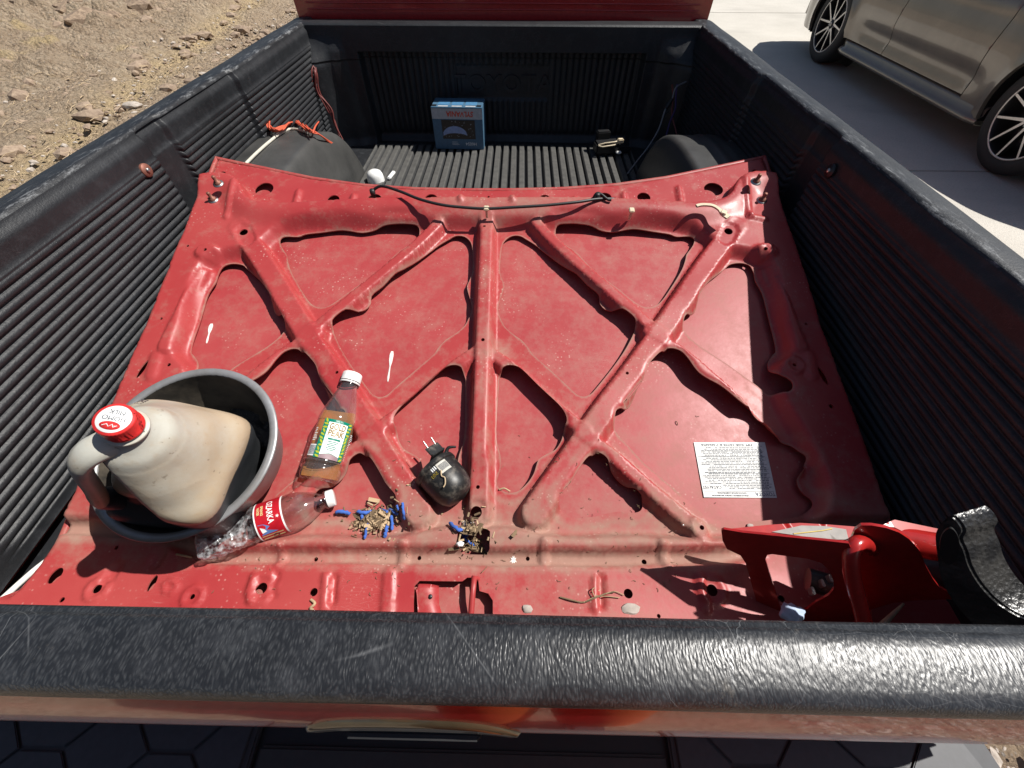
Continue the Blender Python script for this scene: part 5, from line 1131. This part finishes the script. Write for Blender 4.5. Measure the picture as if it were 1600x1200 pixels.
n = len(front); bm = bmesh.new(); va_ = [bm.verts.new(p) for p in front]; vb_ = [bm.verts.new(p+EX) for p in front]; bm.faces.new(va_); bm.faces.new(vb_[::-1])
for i in range(n): bm.faces.new((va_[(i+1) % n], va_[i], vb_[i], vb_[(i+1) % n]))
bmesh.ops.recalc_face_normals(bm, faces=bm.faces[:]); es = [e for e in bm.edges if (e.verts[0].index < n) == (e.verts[1].index < n) and len(e.link_faces) == 2 and max(len(f.verts) for f in e.link_faces) > 4]
bm.verts.index_update(); es = [e for e in bm.edges if len(e.link_faces) == 2 and max(len(f.verts) for f in e.link_faces) > 4]
bmesh.ops.bevel(bm, geom=es, offset=.0022, segments=2, affect='EDGES'); me = bpy.data.meshes.new('m'); bm.to_mesh(me); bm.free(); me.polygons.foreach_set('use_smooth', [True]*len(me.polygons)); me.set_sharp_from_angle(angle=math.radians(35)); child('cast_saddle', me, m_cast(), jack)
q = [Vector(p) for p in plane_pts(cm([(1468, 845), (1474, 828), (1486, 822), (1496, 834), (1498, 852), (1492, 872), (1480, 878), (1470, 866)]), PC-Vector((.0005, .0012, 0)), NC)]
b = MB(); b.add([tuple(p-NC*-.0012) for p in q]+[tuple(p-NC*-.0045) for p in q], [tuple(range(len(q)-1, -1, -1)), tuple(range(len(q), 2*len(q)))]+[(i, (i+1) % len(q), len(q)+(i+1) % len(q), len(q)+i) for i in range(len(q))]); child('saddle_boss', b.mesh(sharp=50), MT['black'], jack)
b = MB(); p0, p1 = Vector(atd((1345, 885), .60)), Vector(atd((1478, 900), .535)); b.tube([p0, p1], .028, 20); child('saddle_shade_post', b.mesh(sharp=50), MT['black'], jack)  # hidden behind the neck plate; thickened and placed to shade the hood
# crumpled blue tissue in the window of the stand and a card corner
me = rock_mesh(.016, .012, .010, 4.4, 3); tp = Vector(atd((1237, 958), .575)); tissue = thing('crumpled_tissue', 'crumpled pale blue tissue inside the cut-out of the red jack stand', 'tissue', T3(tp), me=me, mat=plain('pale_blue_tissue', (.42, .5, .66), .9))
for v_ in me.vertices: v_.co += v_.normal*.004*mnoise.noise(v_.co*260)
b = MB(); q = [Vector(atd(p, .56)) for p in ((1395, 972), (1412, 943), (1408, 972))]; cpt = q[0].copy()
card = thing('card_strip', 'thin pale wooden strip standing under the neck of the red jack stand', 'wood strip', T3(cpt)); b.tube([q[0]+Vector((0, 0, -.02)), q[1]], .003, 6, taper=[1.4, .5]); child('strip', b.mesh(), MT['cream'], card)

# ================================================================ THINGS IN THE FAR END OF THE BED
boxm = plain('blue_printed_card', (.06, .135, .215), .5)
bt = (onx if False else None); L0, R_0 = ony((680, 235), 1.865), ony((755, 237), 1.865); bw = .20; bh = .115; bd = .155; bc_ = Vector(((L0[0]+R_0[0])/2+.004, 1.865+bd/2*.0, FZ-.0+.001))
BM = T3(Vector((bc_.x, 1.865, FZ+.002))) @ Matrix.Rotation(-.03, 4, 'Z')
lamp = thing('headlamp_box', 'blue cardboard headlamp box standing upside down against the ribbed front wall', 'cardboard box', BM)
sh = MB().box((0, .055, .077), (.204, .11, .154), bev=.0015); body = put('carton', sh.mesh(), boxm, lamp)
gb = plain('grey_card_band', (.42, .44, .46), .45)
def face_rect(x0, x1, z0, z1, mat, name, y=-.0006): return put(name, MB().add([(x0, y, z0), (x1, y, z0), (x1, y, z1), (x0, y, z1)], [(0, 1, 2, 3)]).mesh(), mat, body)
face_rect(-.1015, .1015, .113, .150, gb, 'brand_band')
tm = text_mesh('SYLVANIA', .026, .0001, bold=.0007, shear=.12); put('lettering', tm, plain('orange_red_print', (.6, .06, .02), .5), body, T3(Vector((.012, -.0011, .132))) @ Matrix.Rotation(PI/2, 4, 'X') @ Matrix.Rotation(PI, 4, 'Z') @ Matrix.Diagonal((.92, 1, 1, 1)))
face_rect(-.066, .070, .040, .110, plain('lamp_picture_dark', (.03, .022, .02), .2), 'lamp_picture')
b = MB(); P = []
for i in range(15):
    a = math.radians(30+i*9); P.append((-.004+.056*math.cos(a)*.95-.01, -.0012, .048+.040*math.sin(a)))
for i in range(14, -1, -1):
    a = math.radians(30+i*9); P.append((-.012+.056*math.cos(a)*1.0-.0, -.0012, .044+.018*math.sin(a)))
b.add(P, [tuple(range(len(P)))]); put('lens_picture', b.mesh(), plain('lens_print', (.25, .33, .55), .3), body)
b = MB(); rr = random.Random(4)
for k in range(40): x = rr.uniform(-.06, .06); z = rr.uniform(.044, .106); w_ = rr.uniform(.001, .006); b.add([(x, -.0015, z), (x+w_, -.0015, z), (x+w_, -.0015, z+.0012), (x, -.0015, z+.0012)], [(0, 1, 2, 3)])
put('glint_print', b.mesh(), gb, body, kind='stuff')
put('lettering', text_mesh('H6054', .017, .0001), lwhite, body, T3(Vector((.050, -.0011, .0225))) @ Matrix.Rotation(PI/2, 4, 'X') @ Matrix.Rotation(PI, 4, 'Z'))
for k in range(3): face_rect(-.03, .0-.004*k, .018+k*.005, .0192+k*.005, lwhite, 'small_print', -.0011)
for x in (-.055, 0, .055):
    put('lid_print', MB().add([(x-.02, .006, .1548), (x+.02, .006, .1548), (x+.02, .018, .1548), (x-.02, .018, .1548)], [(0, 1, 2, 3)]).mesh(), gb, body); put('lid_print', MB().add([(x-.023, .026, .1548), (x+.023, .026, .1548), (x+.023, .08, .1548), (x-.023, .08, .1548)], [(0, 1, 2, 3)]).mesh(), plain('mid_blue_card', (.07, .2, .36), .45), body)
for x in (-.091, .088): put('lid_slot', MB().box((x, .018, .1545), (.018, .016, .002)).mesh(), MT['black'], body)
# white cup and stick near the hood's far edge
p = onz((592, 285), FZ+.02); me = MB().lathe([(0, .020), (.014, .0185), (.024, .013), (.029, .003), (.031, -.008), (.032, -.02)], 28).mesh()
thing('white_cup', 'white plastic cup standing upside down on the lit floor ribs beside the left wheel well', 'cup', T3(Vector((-.470, 1.575, FZ+.020))) , me=me, mat=MT['white'])
me = MB().box((0, 0, .0), (.014, .06, .010), bev=.003).mesh(); thing('white_stick', 'short white plastic stick lying next to the white cup', 'plastic stick', T3(Vector((-.415, 1.60, FZ+.010))) @ Matrix.Rotation(-.15, 4, 'Z'), me=me, mat=MT['white'])
# black lamp housing with white spring clips
hc = Vector((.435, 1.845, FZ+.004)); hs_ = thing('bulb_socket', 'black plastic bulb holder with white wire clip on the bed floor at the right', 'car part', T3(hc) @ Matrix.Rotation(.15, 4, 'Z'))
b = MB().box((0, 0, .022), (.10, .06, .040), bev=.006); b.box((-.01, .035, .045), (.055, .03, .05), bev=.004); b.box((.07, .0, .012), (.06, .05, .022), bev=.005); put('housing', b.mesh(), MT['black'], hs_)
put('wire_clip', MB().tube([(-.045, -.028, .040), (-.02, -.034, .048), (.02, -.032, .050), (.045, -.026, .052), (.048, -.02, .045), (.02, -.036, .040), (-.03, -.038, .036), (-.045, -.03, .038)], .003, 8).mesh(), MT['cream'], hs_)
put('clip_block', MB().box((.045, -.028, .052), (.024, .018, .016), bev=.003).mesh(), MT['cream'], hs_); put('clip_block', MB().box((.042, -.04, .012), (.022, .014, .010), bev=.003).mesh(), MT['white'], hs_)
# wires on the left wall
def bundle(name, label, cat, lines, mats, r=.0022, anchor=None):
    c = Vector(anchor); t = thing(name, label, cat, T3(c))
    for i, L in enumerate(lines): child('strand', MB().tube(catmull(L, False, 5), r, 6).mesh(), mats[i % len(mats)], t)
    return t
rr = random.Random(9); lines = []
for k in range(7):
    j = lambda s=.006: rr.uniform(-s, s)
    lines.append([(-.700+j(), 1.885+j(), -.105+j()), (-.705+j(.01), 1.87+j(), -.125+j()), (-.712+.012*math.sin(k)+j(), 1.86+j(.008), -.17+j()), (-.690+j(.008)+.006*k*.5, 1.85+j(), -.23), (-.67+j(), 1.84+j(), -.275), (-.655+j(), 1.82+j(), -.33+j(.01))])
bundle('wire_bundle', 'bundle of dull red wires hanging down in the dark far left corner of the bed', 'wires', lines, [MT['darkwire']], .0026, (-.70, 1.87, -.13))
well_top = lambda y: FZ-.012+.235*max(0, 1-abs((y-1.22)/.43)**(2/.72))**(.36)
lines = []
def wl(px, up): 
    d = Vector(ray(px)); best = None
    for k in range(400):
        p = Vector(CAM)+d*(1.0+k*.0025); zt = well_top(p.y)+up if -.735 < p.x < -.55 else -9
        if p.z <= zt: return p
        if p.x < -.728 and p.z < -.05: return p+Vector((.006, 0, 0))
    return Vector(CAM)+d*1.5
base_px = [(416, 186), (419, 198), (428, 203), (440, 200), (450, 193), (460, 190), (472, 196), (482, 203), (489, 207), (500, 212), (515, 220), (530, 229)]
for k in range(9):
    a0 = rr.choice([0, 0, 1, 3]); a1 = rr.choice([8, 9, 12, 12]); lines.append([wl((x+rr.uniform(-2.5, 2.5), y+rr.uniform(-3, 3)), .012+rr.uniform(0, .012)) for x, y in base_px[a0:a1]])
lines.append([wl((489, 207), .015), wl((493, 197), .02), wl((496, 190), .025)])
bundle('orange_twine', 'frayed orange twine strung over the top of the left wheel well', 'twine', lines, [MT['orange']], .0024, wl((450, 200), .01))
P = [wl(p, .006) for p in ((384, 256), (400, 240), (418, 224), (436, 210), (452, 202), (468, 203), (480, 207))]
t = thing('rope', 'cream cord running up along the back of the left wheel well', 'cord', T3(P[0])); child('strand', MB().tube(catmull(P, False, 5), .0042, 8).mesh(), plain('cream_cord_fibre', (.55, .52, .44), .7), t)
P = [Vector(onx(p, -.712)) for p in ((-20, 956), (8, 932), (30, 912), (55, 890), (85, 866), (100, 850))]
P = [Vector((min(p.x, -.70), p.y, p.z)) for p in P]
t = thing('rope', 'thick white cord between the hood tip and the black wall, bottom left corner', 'cord', T3(P[1])); child('strand', MB().tube(catmull(P, False, 5), .0045, 8).mesh(), plain('white_cord_fibre', (.74, .73, .68), .6), t)
# right-hand wires
A_ = [Vector(ony(p, y)) for p, y in (((1072, 128), 1.88), ((1056, 137), 1.86), ((1050, 155), 1.85), ((1040, 170), 1.83), ((1030, 200), 1.80), ((1014, 228), 1.76), ((995, 252), 1.71), ((980, 272), 1.66))]
B_ = [Vector(ony(p, y)) for p, y in (((1058, 132), 1.88), ((1056, 150), 1.86), ((1055, 170), 1.84), ((1047, 190), 1.82), ((1040, 215), 1.80), ((1034, 232), 1.78))]
C_ = [Vector(ony(p, y)) for p, y in (((1050, 132), 1.88), ((1052, 152), 1.87), ((1050, 180), 1.84), ((1055, 200), 1.80), ((1058, 212), 1.78))]
D_ = [Vector(ony(p, y)) for p, y in (((1048, 158), 1.86), ((1040, 166), 1.84), ((1044, 172), 1.83), ((1036, 185), 1.82), ((1028, 212), 1.80), ((1020, 222), 1.78))]
wr = bundle('wiring_loom', 'loose grey, violet and red wires hanging by the right rear corner of the bed', 'wires', [A_, B_, C_, D_], [MT['greywire'], MT['purple'], MT['darkwire'], MT['hose']], .0030, A_[1])
child('tape_wrap', MB().tube([A_[2], (A_[2]+A_[3])/2, A_[3]], .009, 10, taper=[.7, 1, .8]).mesh(), MT['hose'], wr)
# ================================================================ THE CAR ON THE RIGHT
def m_carpaint():
    m = Mat('grey_brown_metallic_paint'); n = m.noise(900, 2); d = m.noise(2.5, 6, .7)
    c = m.mix(m.ramp(d, [(.45, 0), (.75, .5)]), (.17, .15, .125), (.27, .24, .195)); m.set(color=c, rough=.34, metal=.45, coat=.6, coatr=.06, normal=m.bump(n, .05, .0005)); return m.m
MT['car'] = m_carpaint(); MT['glass'] = plain('tinted_car_glass', (.012, .02, .035), .03, coat=1.0, coatr=.01); MT['mach'] = plain('machined_alloy', (.62, .60, .56), .3, metal=.35)
car = thing('parked_sedan', 'grey brown sedan with black and silver alloy wheels, parked on the concrete', 'car', T3(Vector((4.35, 4.6, GZ))))
YF, YR = 3.16, 6.00; WZ = GZ+.338; XC = 4.40; XS = 3.455; R_a = .375
def side_x(y, z):
    """outer skin of the near side, from sill to belt"""
    y = np.asarray(y, float); z = np.asarray(z, float); hgt = z-GZ
    x = XS + .055*((hgt-.52)/.35)**2*np.where(hgt > .52, 1.0, .8)
    x = x + .03*np.exp(-((hgt-.40)/.07)**2)*S((y-3.6)/.3)*S((5.6-y)/.3) - .012*np.exp(-((hgt-.80)/.035)**2)
    x = x + .30*S((2.95-y)/.75)**2 + .26*S((y-6.3)/.8)**2
    for yc in (YF, YR): d = np.hypot(y-yc, z-WZ); x = x - .025*np.exp(-((d-R_a)/.05)**2)
    x = x + .10*S((hgt-.88)/.12)**2
    return x
sill = GZ+.20; 
belt = lambda y: GZ+.93+.03*math.cos((y-4.5)*.8)+(.05*float(S((y-5)/1.2)))
def top_y(y):
    if y < 3.9: return belt(3.9)-.27*float(S((3.9-y)/1.6))
    if y > 6.1: return belt(6.1)-.03*float(S((y-6.1)/.9))
    return belt(y)
def arch(yc, a0, a1, n=20, R=R_a): return [(yc+R*math.cos(math.radians(a)), WZ+R*math.sin(math.radians(a))) for a in np.linspace(a0, a1, n)]
dip = -math.degrees(math.asin((WZ-sill)/R_a)); g = .004
fd0 = lambda z: 3.80-.10*(GZ+.6-z)*0+.06*((z-GZ-.5)); fd1 = lambda z: 4.93+.03*(z-GZ-.5); rd1 = lambda z: 5.60-(.13*max(0, (GZ+.75-z)/.5)) 
zs_ = np.linspace(sill+.09, 1, 2)
def panel(name, outline, lab=None):
    ol = resample(np.array(outline), .035); V, T = cdt_sheet(ol, [], .035, .1); X = side_x(V[:, 0], V[:, 1]); W = np.stack([X, V[:, 0], V[:, 1]], 1)
    for sg in (1, -1):
        W2 = W.copy(); T2 = T[:, ::-1].copy()
        if sg < 0: W2[:, 0] = 2*XC-W2[:, 0]; T2 = T2[:, ::-1]
        o_ = child(name, tri_mesh(W2, T2, skirt=(.03*sg, 0, 0)), MT['car'], car)
    return o_
sb = sill+.10
def edge(f, z0, z1, n=8, d=0): return [(f(z)+d, z) for z in np.linspace(z0, z1, n)]
topc = lambda a, b, n=8: [(y, top_y(y)) for y in np.linspace(a, b, n)]
zt = lambda f: top_y(f(GZ+.9))
panel('front_door', edge(fd0, sb, zt(fd0), 8, g)+topc(fd0(0)+g+.02, fd1(0)-g, 8)[0:]+edge(fd1, zt(fd1), sb, 8, -g))
A1 = arch(YR, 180-20, 180+dip*-1*0-25*0, 4)
rdl = [(5.60+.0, top_y(5.6)), (5.62, GZ+.80), (5.66-.06, GZ+.62)]; rarc = [(YR+(R_a+.03)*math.cos(math.radians(a)), WZ+(R_a+.03)*math.sin(math.radians(a))) for a in np.linspace(150, 188, 10)]
panel('rear_door', edge(fd1, sb, zt(fd1), 8, g)+topc(fd1(0)+g+.01, 5.78, 6)+[(5.76, GZ+.85)]+[p for p in rarc if p[1] > sb]+[(rarc[-1][0], sb)])
panel('front_fender', [(2.15, GZ+.30), (2.15, GZ+.62)]+topc(2.35, fd0(0)-g, 10)+edge(fd0, zt(fd0), sill+.02, 8, -g)+[(YF+math.sqrt(R_a**2-(WZ-sill-.02)**2), sill+.02)]+[p for p in arch(YF, 0+dip, 180-dip, 34) if p[1] > sill+.02]+[(YF-math.sqrt(R_a**2-(WZ-sill-.02)**2), sill+.02), (2.4, sill+.02)])
ra2 = [(YR+(R_a+.034)*math.cos(math.radians(a)), WZ+(R_a+.034)*math.sin(math.radians(a))) for a in np.linspace(150, 186, 10)]
panel('rear_quarter', [(5.78+g, GZ+.85)]+[(5.79+g, top_y(5.79))]+topc(5.85, 6.9, 8)+[(7.02, GZ+.8), (7.05, GZ+.5), (6.98, GZ+.28), (6.6, sill+.02), (YR+math.sqrt(R_a**2-(WZ-sill-.02)**2), sill+.02)]+[p for p in arch(YR, dip, 178, 34) if p[1] > sill+.02]+[(YR-R_a-.012, WZ), (ra2[-1][0]+g, ra2[-1][1])]+ra2[::-1][1:])
# sill (rocker) with its own blade
for sg in (1, -1):
    G = []
    for y in np.linspace(YF+.36, YR-.37, 60):
        e = .03*float(S((YF+.46-y)/.1)+S((y-YR+.47)/.1)); row = []
        for dx, z in ((.045, sb-.006), (.012, sb-.012), (-.002, sb-.03), (.006, sill+.035), (-.02, sill+.02), (-.028, sill-.005), (-.022, sill-.02), (.06, sill-.03), (.2, sill-.03)): x = XS+.02+dx+e; row.append((x if sg > 0 else 2*XC-x, y, z))
        G.append(row)
    child('rocker_panel', grid_mesh(np.array(G), flip=(sg > 0)), MT['car'], car)
# wheels
def car_wheel(yc, sg):
    x = XS+.015+.11; x = x if sg > 0 else 2*XC-x
    M = T3(Vector((x, yc, GZ+.337))) @ (Matrix.Rotation(-PI/2, 4, 'Y') if sg > 0 else Matrix.Rotation(PI/2, 4, 'Y')) @ Matrix.Rotation(.25+yc, 4, 'Z')
    root = child_at('wheel', None, None, car, M) if False else put('wheel', None, None, car); root.matrix_basis = wm(car).inverted() @ M
    t = MB().lathe([(.225, -.10), (.27, -.112), (.31, -.105), (.329, -.09), (.337, -.06), (.337, .06), (.331, .088), (.315, .104), (.285, .112), (.255, .108), (.244, .100)], 64)
    put('tyre', t.mesh(), MT['tyre'], root)
    t = MB().lathe([(.246, .098), (.246, .104), (.238, .106), (.233, .10), (.228, .07), (.222, .0), (.20, -.06), (.0, -.06)], 64); put('rim', t.mesh(), MT['black'], root)
    t = MB().lathe([(.2455, .1045), (.246, .1065), (.2375, .1085), (.2345, .1055)], 64); put('rim_edge', t.mesh(), MT['mach'], root)
    # five pairs of slim spokes
    for k in range(5):
        for s2 in (-1, 1):
            b = MB(); a0 = 2*PI*k/5+s2*.13; a1 = 2*PI*k/5+s2*.33; r0_, r1_ = .040, .236
            p0 = Vector((r0_*math.cos(a0), r0_*math.sin(a0), .085)); p1 = Vector((r1_*math.cos(a1), r1_*math.sin(a1), .102)); d = (p1-p0); n_ = Vector((0, 0, 1)).cross(d).normalized()
            w0, w1 = .011, .0075; V = []
            for P, w_ in ((p0, w0), (p0.lerp(p1, .5), .0085), (p1, w1)):
                V += [P+n_*w_, P-n_*w_, P-n_*w_*1.6-Vector((0, 0, .03)), P+n_*w_*1.6-Vector((0, 0, .03))]
            for q_ in (0, 4): 
                for e in range(4): b.F.append((q_+e, q_+(e+1) % 4, q_+4+(e+1) % 4, q_+4+e)); b.S.append(False)
            b.V = [tuple(v_) for v_ in V]; b.F += [(3, 2, 1, 0), (8, 9, 10, 11)]; b.S += [False, False]; put('spoke', b.mesh(), MT['black'], root)
            f = MB(); V = []
            for P, w_ in ((p0, w0), (p0.lerp(p1, .5), .0085), (p1, w1)): V += [P+n_*(w_-.0012)+Vector((0, 0, .0008)), P-n_*(w_-.0012)+Vector((0, 0, .0008))]
            if s2 > 0 or True: f.add(V, [(0, 2, 3, 1), (2, 4, 5, 3)]); 
            me = f.mesh(); me.flip_normals() if me.polygons[0].normal.z < 0 else None; put('spoke_face', me, MT['mach'], root)
    t = MB().lathe([(0, .096), (.022, .096), (.030, .092), (.034, .085), (.06, .078), (.065, .05)], 32); put('hub', t.mesh(), MT['black'], root)
    t = MB().lathe([(.008, .0975), (.016, .0975), (.017, .096)], 24); put('hub_emblem', t.mesh(), MT['mach'], root)
    for k in range(5): a = 2*PI*(k+.5)/5; put('wheel_nut', MB().lathe([(0, .088), (.008, .087), (.009, .078)], 6, T3(Vector((.05*math.cos(a), .05*math.sin(a), 0)))).mesh(), MT['steel'], root)
    t = MB().lathe([(.06, -.02), (.17, -.02), (.17, -.035), (.06, -.035)], 40); put('brake_disc', t.mesh(), plain('dull_disc', (.12, .12, .12), .5, metal=.5), root)
for y in (YF, YR):
    for sg in (1, -1): car_wheel(y, sg)
# wheel housings and underbody
b = MB(); b.box((XC, 4.6, GZ+.27), (1.5, 4.4, .14)); child('underbody', b.mesh(), MT['black'], car)
for y in (YF, YR):
    P = np.array([[(x, y+(R_a+.012)*math.cos(t), WZ+(R_a+.012)*math.sin(t)) for t in np.linspace(-.35, PI+.35, 30)] for x in (XS+.03, XS+.32)]); child('wheel_housing', grid_mesh(P), MT['black'], car)
    child('wheel_housing', MB().add([(XS+.32, y+.39*math.cos(t), WZ+.39*math.sin(t)) for t in np.linspace(0, 2*PI, 30)[:-1]], [tuple(range(29))]).mesh(), MT['black'], car)
# body top: cross-sections from nose to tail
xb = lambda y: float(side_x(y, top_y(y)))
def loft(name, ys, zf, xf, mat, crown=.04, n=17):
    G = []
    for y in ys:
        x0 = xf(y); z0 = zf(y); G.append([(XC+(x0-XC)*math.cos(PI*i/(n-1)), y, z0+crown*math.sin(PI*i/(n-1))) for i in range(n)])
    child(name, grid_mesh(np.array(G), flip=False), mat, car)
loft('bonnet', np.linspace(2.2, 3.75, 14), top_y, xb, MT['car'], .05)
loft('boot_lid', np.linspace(6.45, 7.0, 8), top_y, xb, MT['car'], .03)
roofz = lambda y: GZ+1.40-.10*((y-4.9)/.9)**2*.5; roofx = lambda y: XS+.28
loft('roof', np.linspace(4.30, 5.75, 12), roofz, roofx, MT['car'], .05)
for sg in (1, -1):
    fx = lambda x: x if sg > 0 else 2*XC-x
    b = MB(); V = [(fx(XS+.10), 3.80, belt(3.8)), (fx(XS+.10), 6.2, belt(6.2)), (fx(roofx(0)), 5.75, roofz(5.75)), (fx(roofx(0)), 4.30, roofz(4.3))]; b.add(V, [(0, 1, 2, 3)] if sg < 0 else [(3, 2, 1, 0)]); child('side_window', b.mesh(), MT['glass'], car)
    for P in ([(XS+.095, 3.70, belt(3.8)), (roofx(0), 4.30, roofz(4.3)-.0)], [(XS+.098, 4.95, belt(4.95)), (roofx(0)-.002, 5.0, roofz(5))], [(XS+.095, 6.35, belt(6.2)), (roofx(0), 5.75, roofz(5.75))], [(roofx(0), 4.28, roofz(4.3)), (roofx(0)-.005, 5.0, roofz(5)+.005), (roofx(0), 5.77, roofz(5.75))], [(XS+.09, 3.72, belt(3.8)+.004), (XS+.09, 5, belt(5)+.004), (XS+.09, 6.3, belt(6.2)+.004)]):
        child('window_frame', MB().tube([(fx(p[0]), p[1], p[2]) for p in P], .022, 8).mesh(), MT['black'] if P[0][2] == P[-1][2] else MT['car'], car)
b = MB(); V = [(xb(3.75), 3.72, belt(3.8)+.02), (2*XC-xb(3.75), 3.72, belt(3.8)+.02), (2*XC-roofx(0), 4.3, roofz(4.3)+.03), (roofx(0), 4.3, roofz(4.3)+.03)]; b.add(V, [(0, 1, 2, 3)]); V = [(xb(6.3), 6.47, belt(6.2)+.0), (2*XC-xb(6.3), 6.47, belt(6.2)), (2*XC-roofx(0), 5.75, roofz(5.75)+.03), (roofx(0), 5.75, roofz(5.75)+.03)]; b.add(V, [(3, 2, 1, 0)]); child('windscreen', b.mesh(), MT['glass'], car)
b = MB(); b.box((XC, 2.28, GZ+.45), (1.42, .25, .5), bev=.08); child('front_bumper', b.mesh(), MT['car'], car); b = MB(); b.box((XC, 6.93, GZ+.52), (1.50, .2, .62), bev=.07); child('rear_bumper', b.mesh(), MT['car'], car)
for sg in (1, -1):
    fx = lambda x: x if sg > 0 else 2*XC-x
    b = MB().box((fx(XS-.09), 3.98, belt(4)+.06), (.20, .14, .13), bev=.035); mo = child('door_mirror', b.mesh(sharp=50), MT['car'], car); child('mirror_stalk', MB().box((fx(XS+.03), 3.99, belt(4)-.0), (.10, .05, .05), bev=.01).mesh(), MT['black'], mo)
    for y in (4.72, 5.55): child('door_handle', MB().tube([(fx(XS-.005), y, GZ+.80), (fx(XS-.035), y+.02, GZ+.80), (fx(XS-.035), y+.16, GZ+.805), (fx(XS-.005), y+.18, GZ+.805)], .011, 8).mesh(), MT['car'], car)
print('objects', len(bpy.data.objects), 'tris', sum(len(o.data.polygons) for o in bpy.data.objects if o.type == 'MESH'))

# ================================================================ THE PHOTOGRAPHER, standing behind the tailgate (seen only mirrored in its paint)
def skin_body(name, joints, edges, mat, parent, root=0, sub=2):
    me = bpy.data.meshes.new(name); me.from_pydata([j[:3] for j in joints], edges, []); o = put(name, me, mat, parent)
    md = o.modifiers.new('skin', 'SKIN'); md.use_smooth_shade = True
    for i, j in enumerate(joints): sv = me.skin_vertices[0].data[i]; sv.radius = (j[3], j[4] if len(j) > 4 else j[3]); sv.use_root = (i == root)
    ms = o.modifiers.new('sub', 'SUBSURF'); ms.levels = sub; ms.render_levels = sub; return o
pm = T3(Vector((.14, -.37, GZ))) @ Matrix.Rotation(PI, 4, 'Z')
person = thing('person', 'person in orange overalls standing behind the tailgate with hands in the pockets', 'person', pm)
orange_cloth = plain('orange_overalls', (.62, .13, .02), .85); skin_t = plain('skin_tone', (.42, .25, .17), .55); hairm = plain('dark_hair', (.03, .02, .015), .7)
J = [(0, 0, .98, .19, .15), (0, 0, 1.12, .155, .11), (0, 0, 1.30, .18, .12), (0, 0, 1.44, .15, .10), (0, .01, 1.52, .055), (-.095, 0, .86, .135), (-.105, -.01, .52, .12), (-.13, .01, .14, .085), (.095, 0, .86, .135), (.105, -.01, .52, .12), (.13, .01, .14, .085),
     (-.20, 0, 1.42, .07), (-.27, .03, 1.16, .052), (-.20, -.06, .98, .042), (.20, 0, 1.42, .07), (.27, .03, 1.16, .052), (.20, -.06, .98, .042)]
E_ = [(0, 1), (1, 2), (2, 3), (3, 4), (0, 5), (5, 6), (6, 7), (0, 8), (8, 9), (9, 10), (3, 11), (11, 12), (12, 13), (3, 14), (14, 15), (15, 16)]
skin_body('body', J, E_, orange_cloth, person)
bm = bmesh.new(); bmesh.ops.create_uvsphere(bm, u_segments=24, v_segments=18, radius=1)
for v in bm.verts:
    x, y, z = v.co; j_ = 1-.22*max(0, -z); v.co = Vector((x*.078*j_, y*.098*j_-.012*max(0, -z), z*.118)); 
    if y < -.85 and abs(x) < .25 and -.35 < z < .1: v.co.y -= .02
    if abs(x) > .93 and abs(z) < .3: v.co.x *= 1.12
me = bpy.data.meshes.new('m'); bm.to_mesh(me); bm.free(); me.polygons.foreach_set('use_smooth', [True]*len(me.polygons)); hd = put('head', me, skin_t, person, T3(Vector((0, -.01, 1.655))))
bm = bmesh.new(); bmesh.ops.create_uvsphere(bm, u_segments=24, v_segments=14, radius=1); bmesh.ops.delete(bm, geom=[v for v in bm.verts if v.co.z < -.1 or (v.co.y < -.55 and v.co.z < .45)], context='VERTS')
for v in bm.verts: v.co = Vector((v.co.x*.085, v.co.y*.105+.004, v.co.z*.126))
me = bpy.data.meshes.new('m'); bm.to_mesh(me); bm.free(); me.polygons.foreach_set('use_smooth', [True]*len(me.polygons)); put('hair', me, hairm, hd)
for sx in (-1, 1):
    put('eye', MB().lathe([(0, .004), (.007, .003), (.011, 0)], 14, frame((sx*.030, -.094, .008), (sx*.2, -1, 0), (1, 0, 0))).mesh(), MT['white'], hd); put('pupil', MB().lathe([(0, .0055), (.004, .005), (.0048, .003)], 12, frame((sx*.030, -.094, .008), (sx*.2, -1, 0), (1, 0, 0))).mesh(), hairm, hd)
    put('shoe', MB().prism([(-.045, .10), (.045, .10), (.05, -.03), (.045, -.14), (.02, -.18), (-.02, -.18), (-.045, -.14), (-.05, -.03)], 0, .085, T3(Vector((sx*.12, .01, .001))), bev=.02).mesh(sharp=60), MT['black'], person)
put('mouth', MB().box((0, -.096, -.052), (.045, .006, .007), bev=.002).mesh(), plain('lip_tone', (.36, .14, .11), .5), hd)
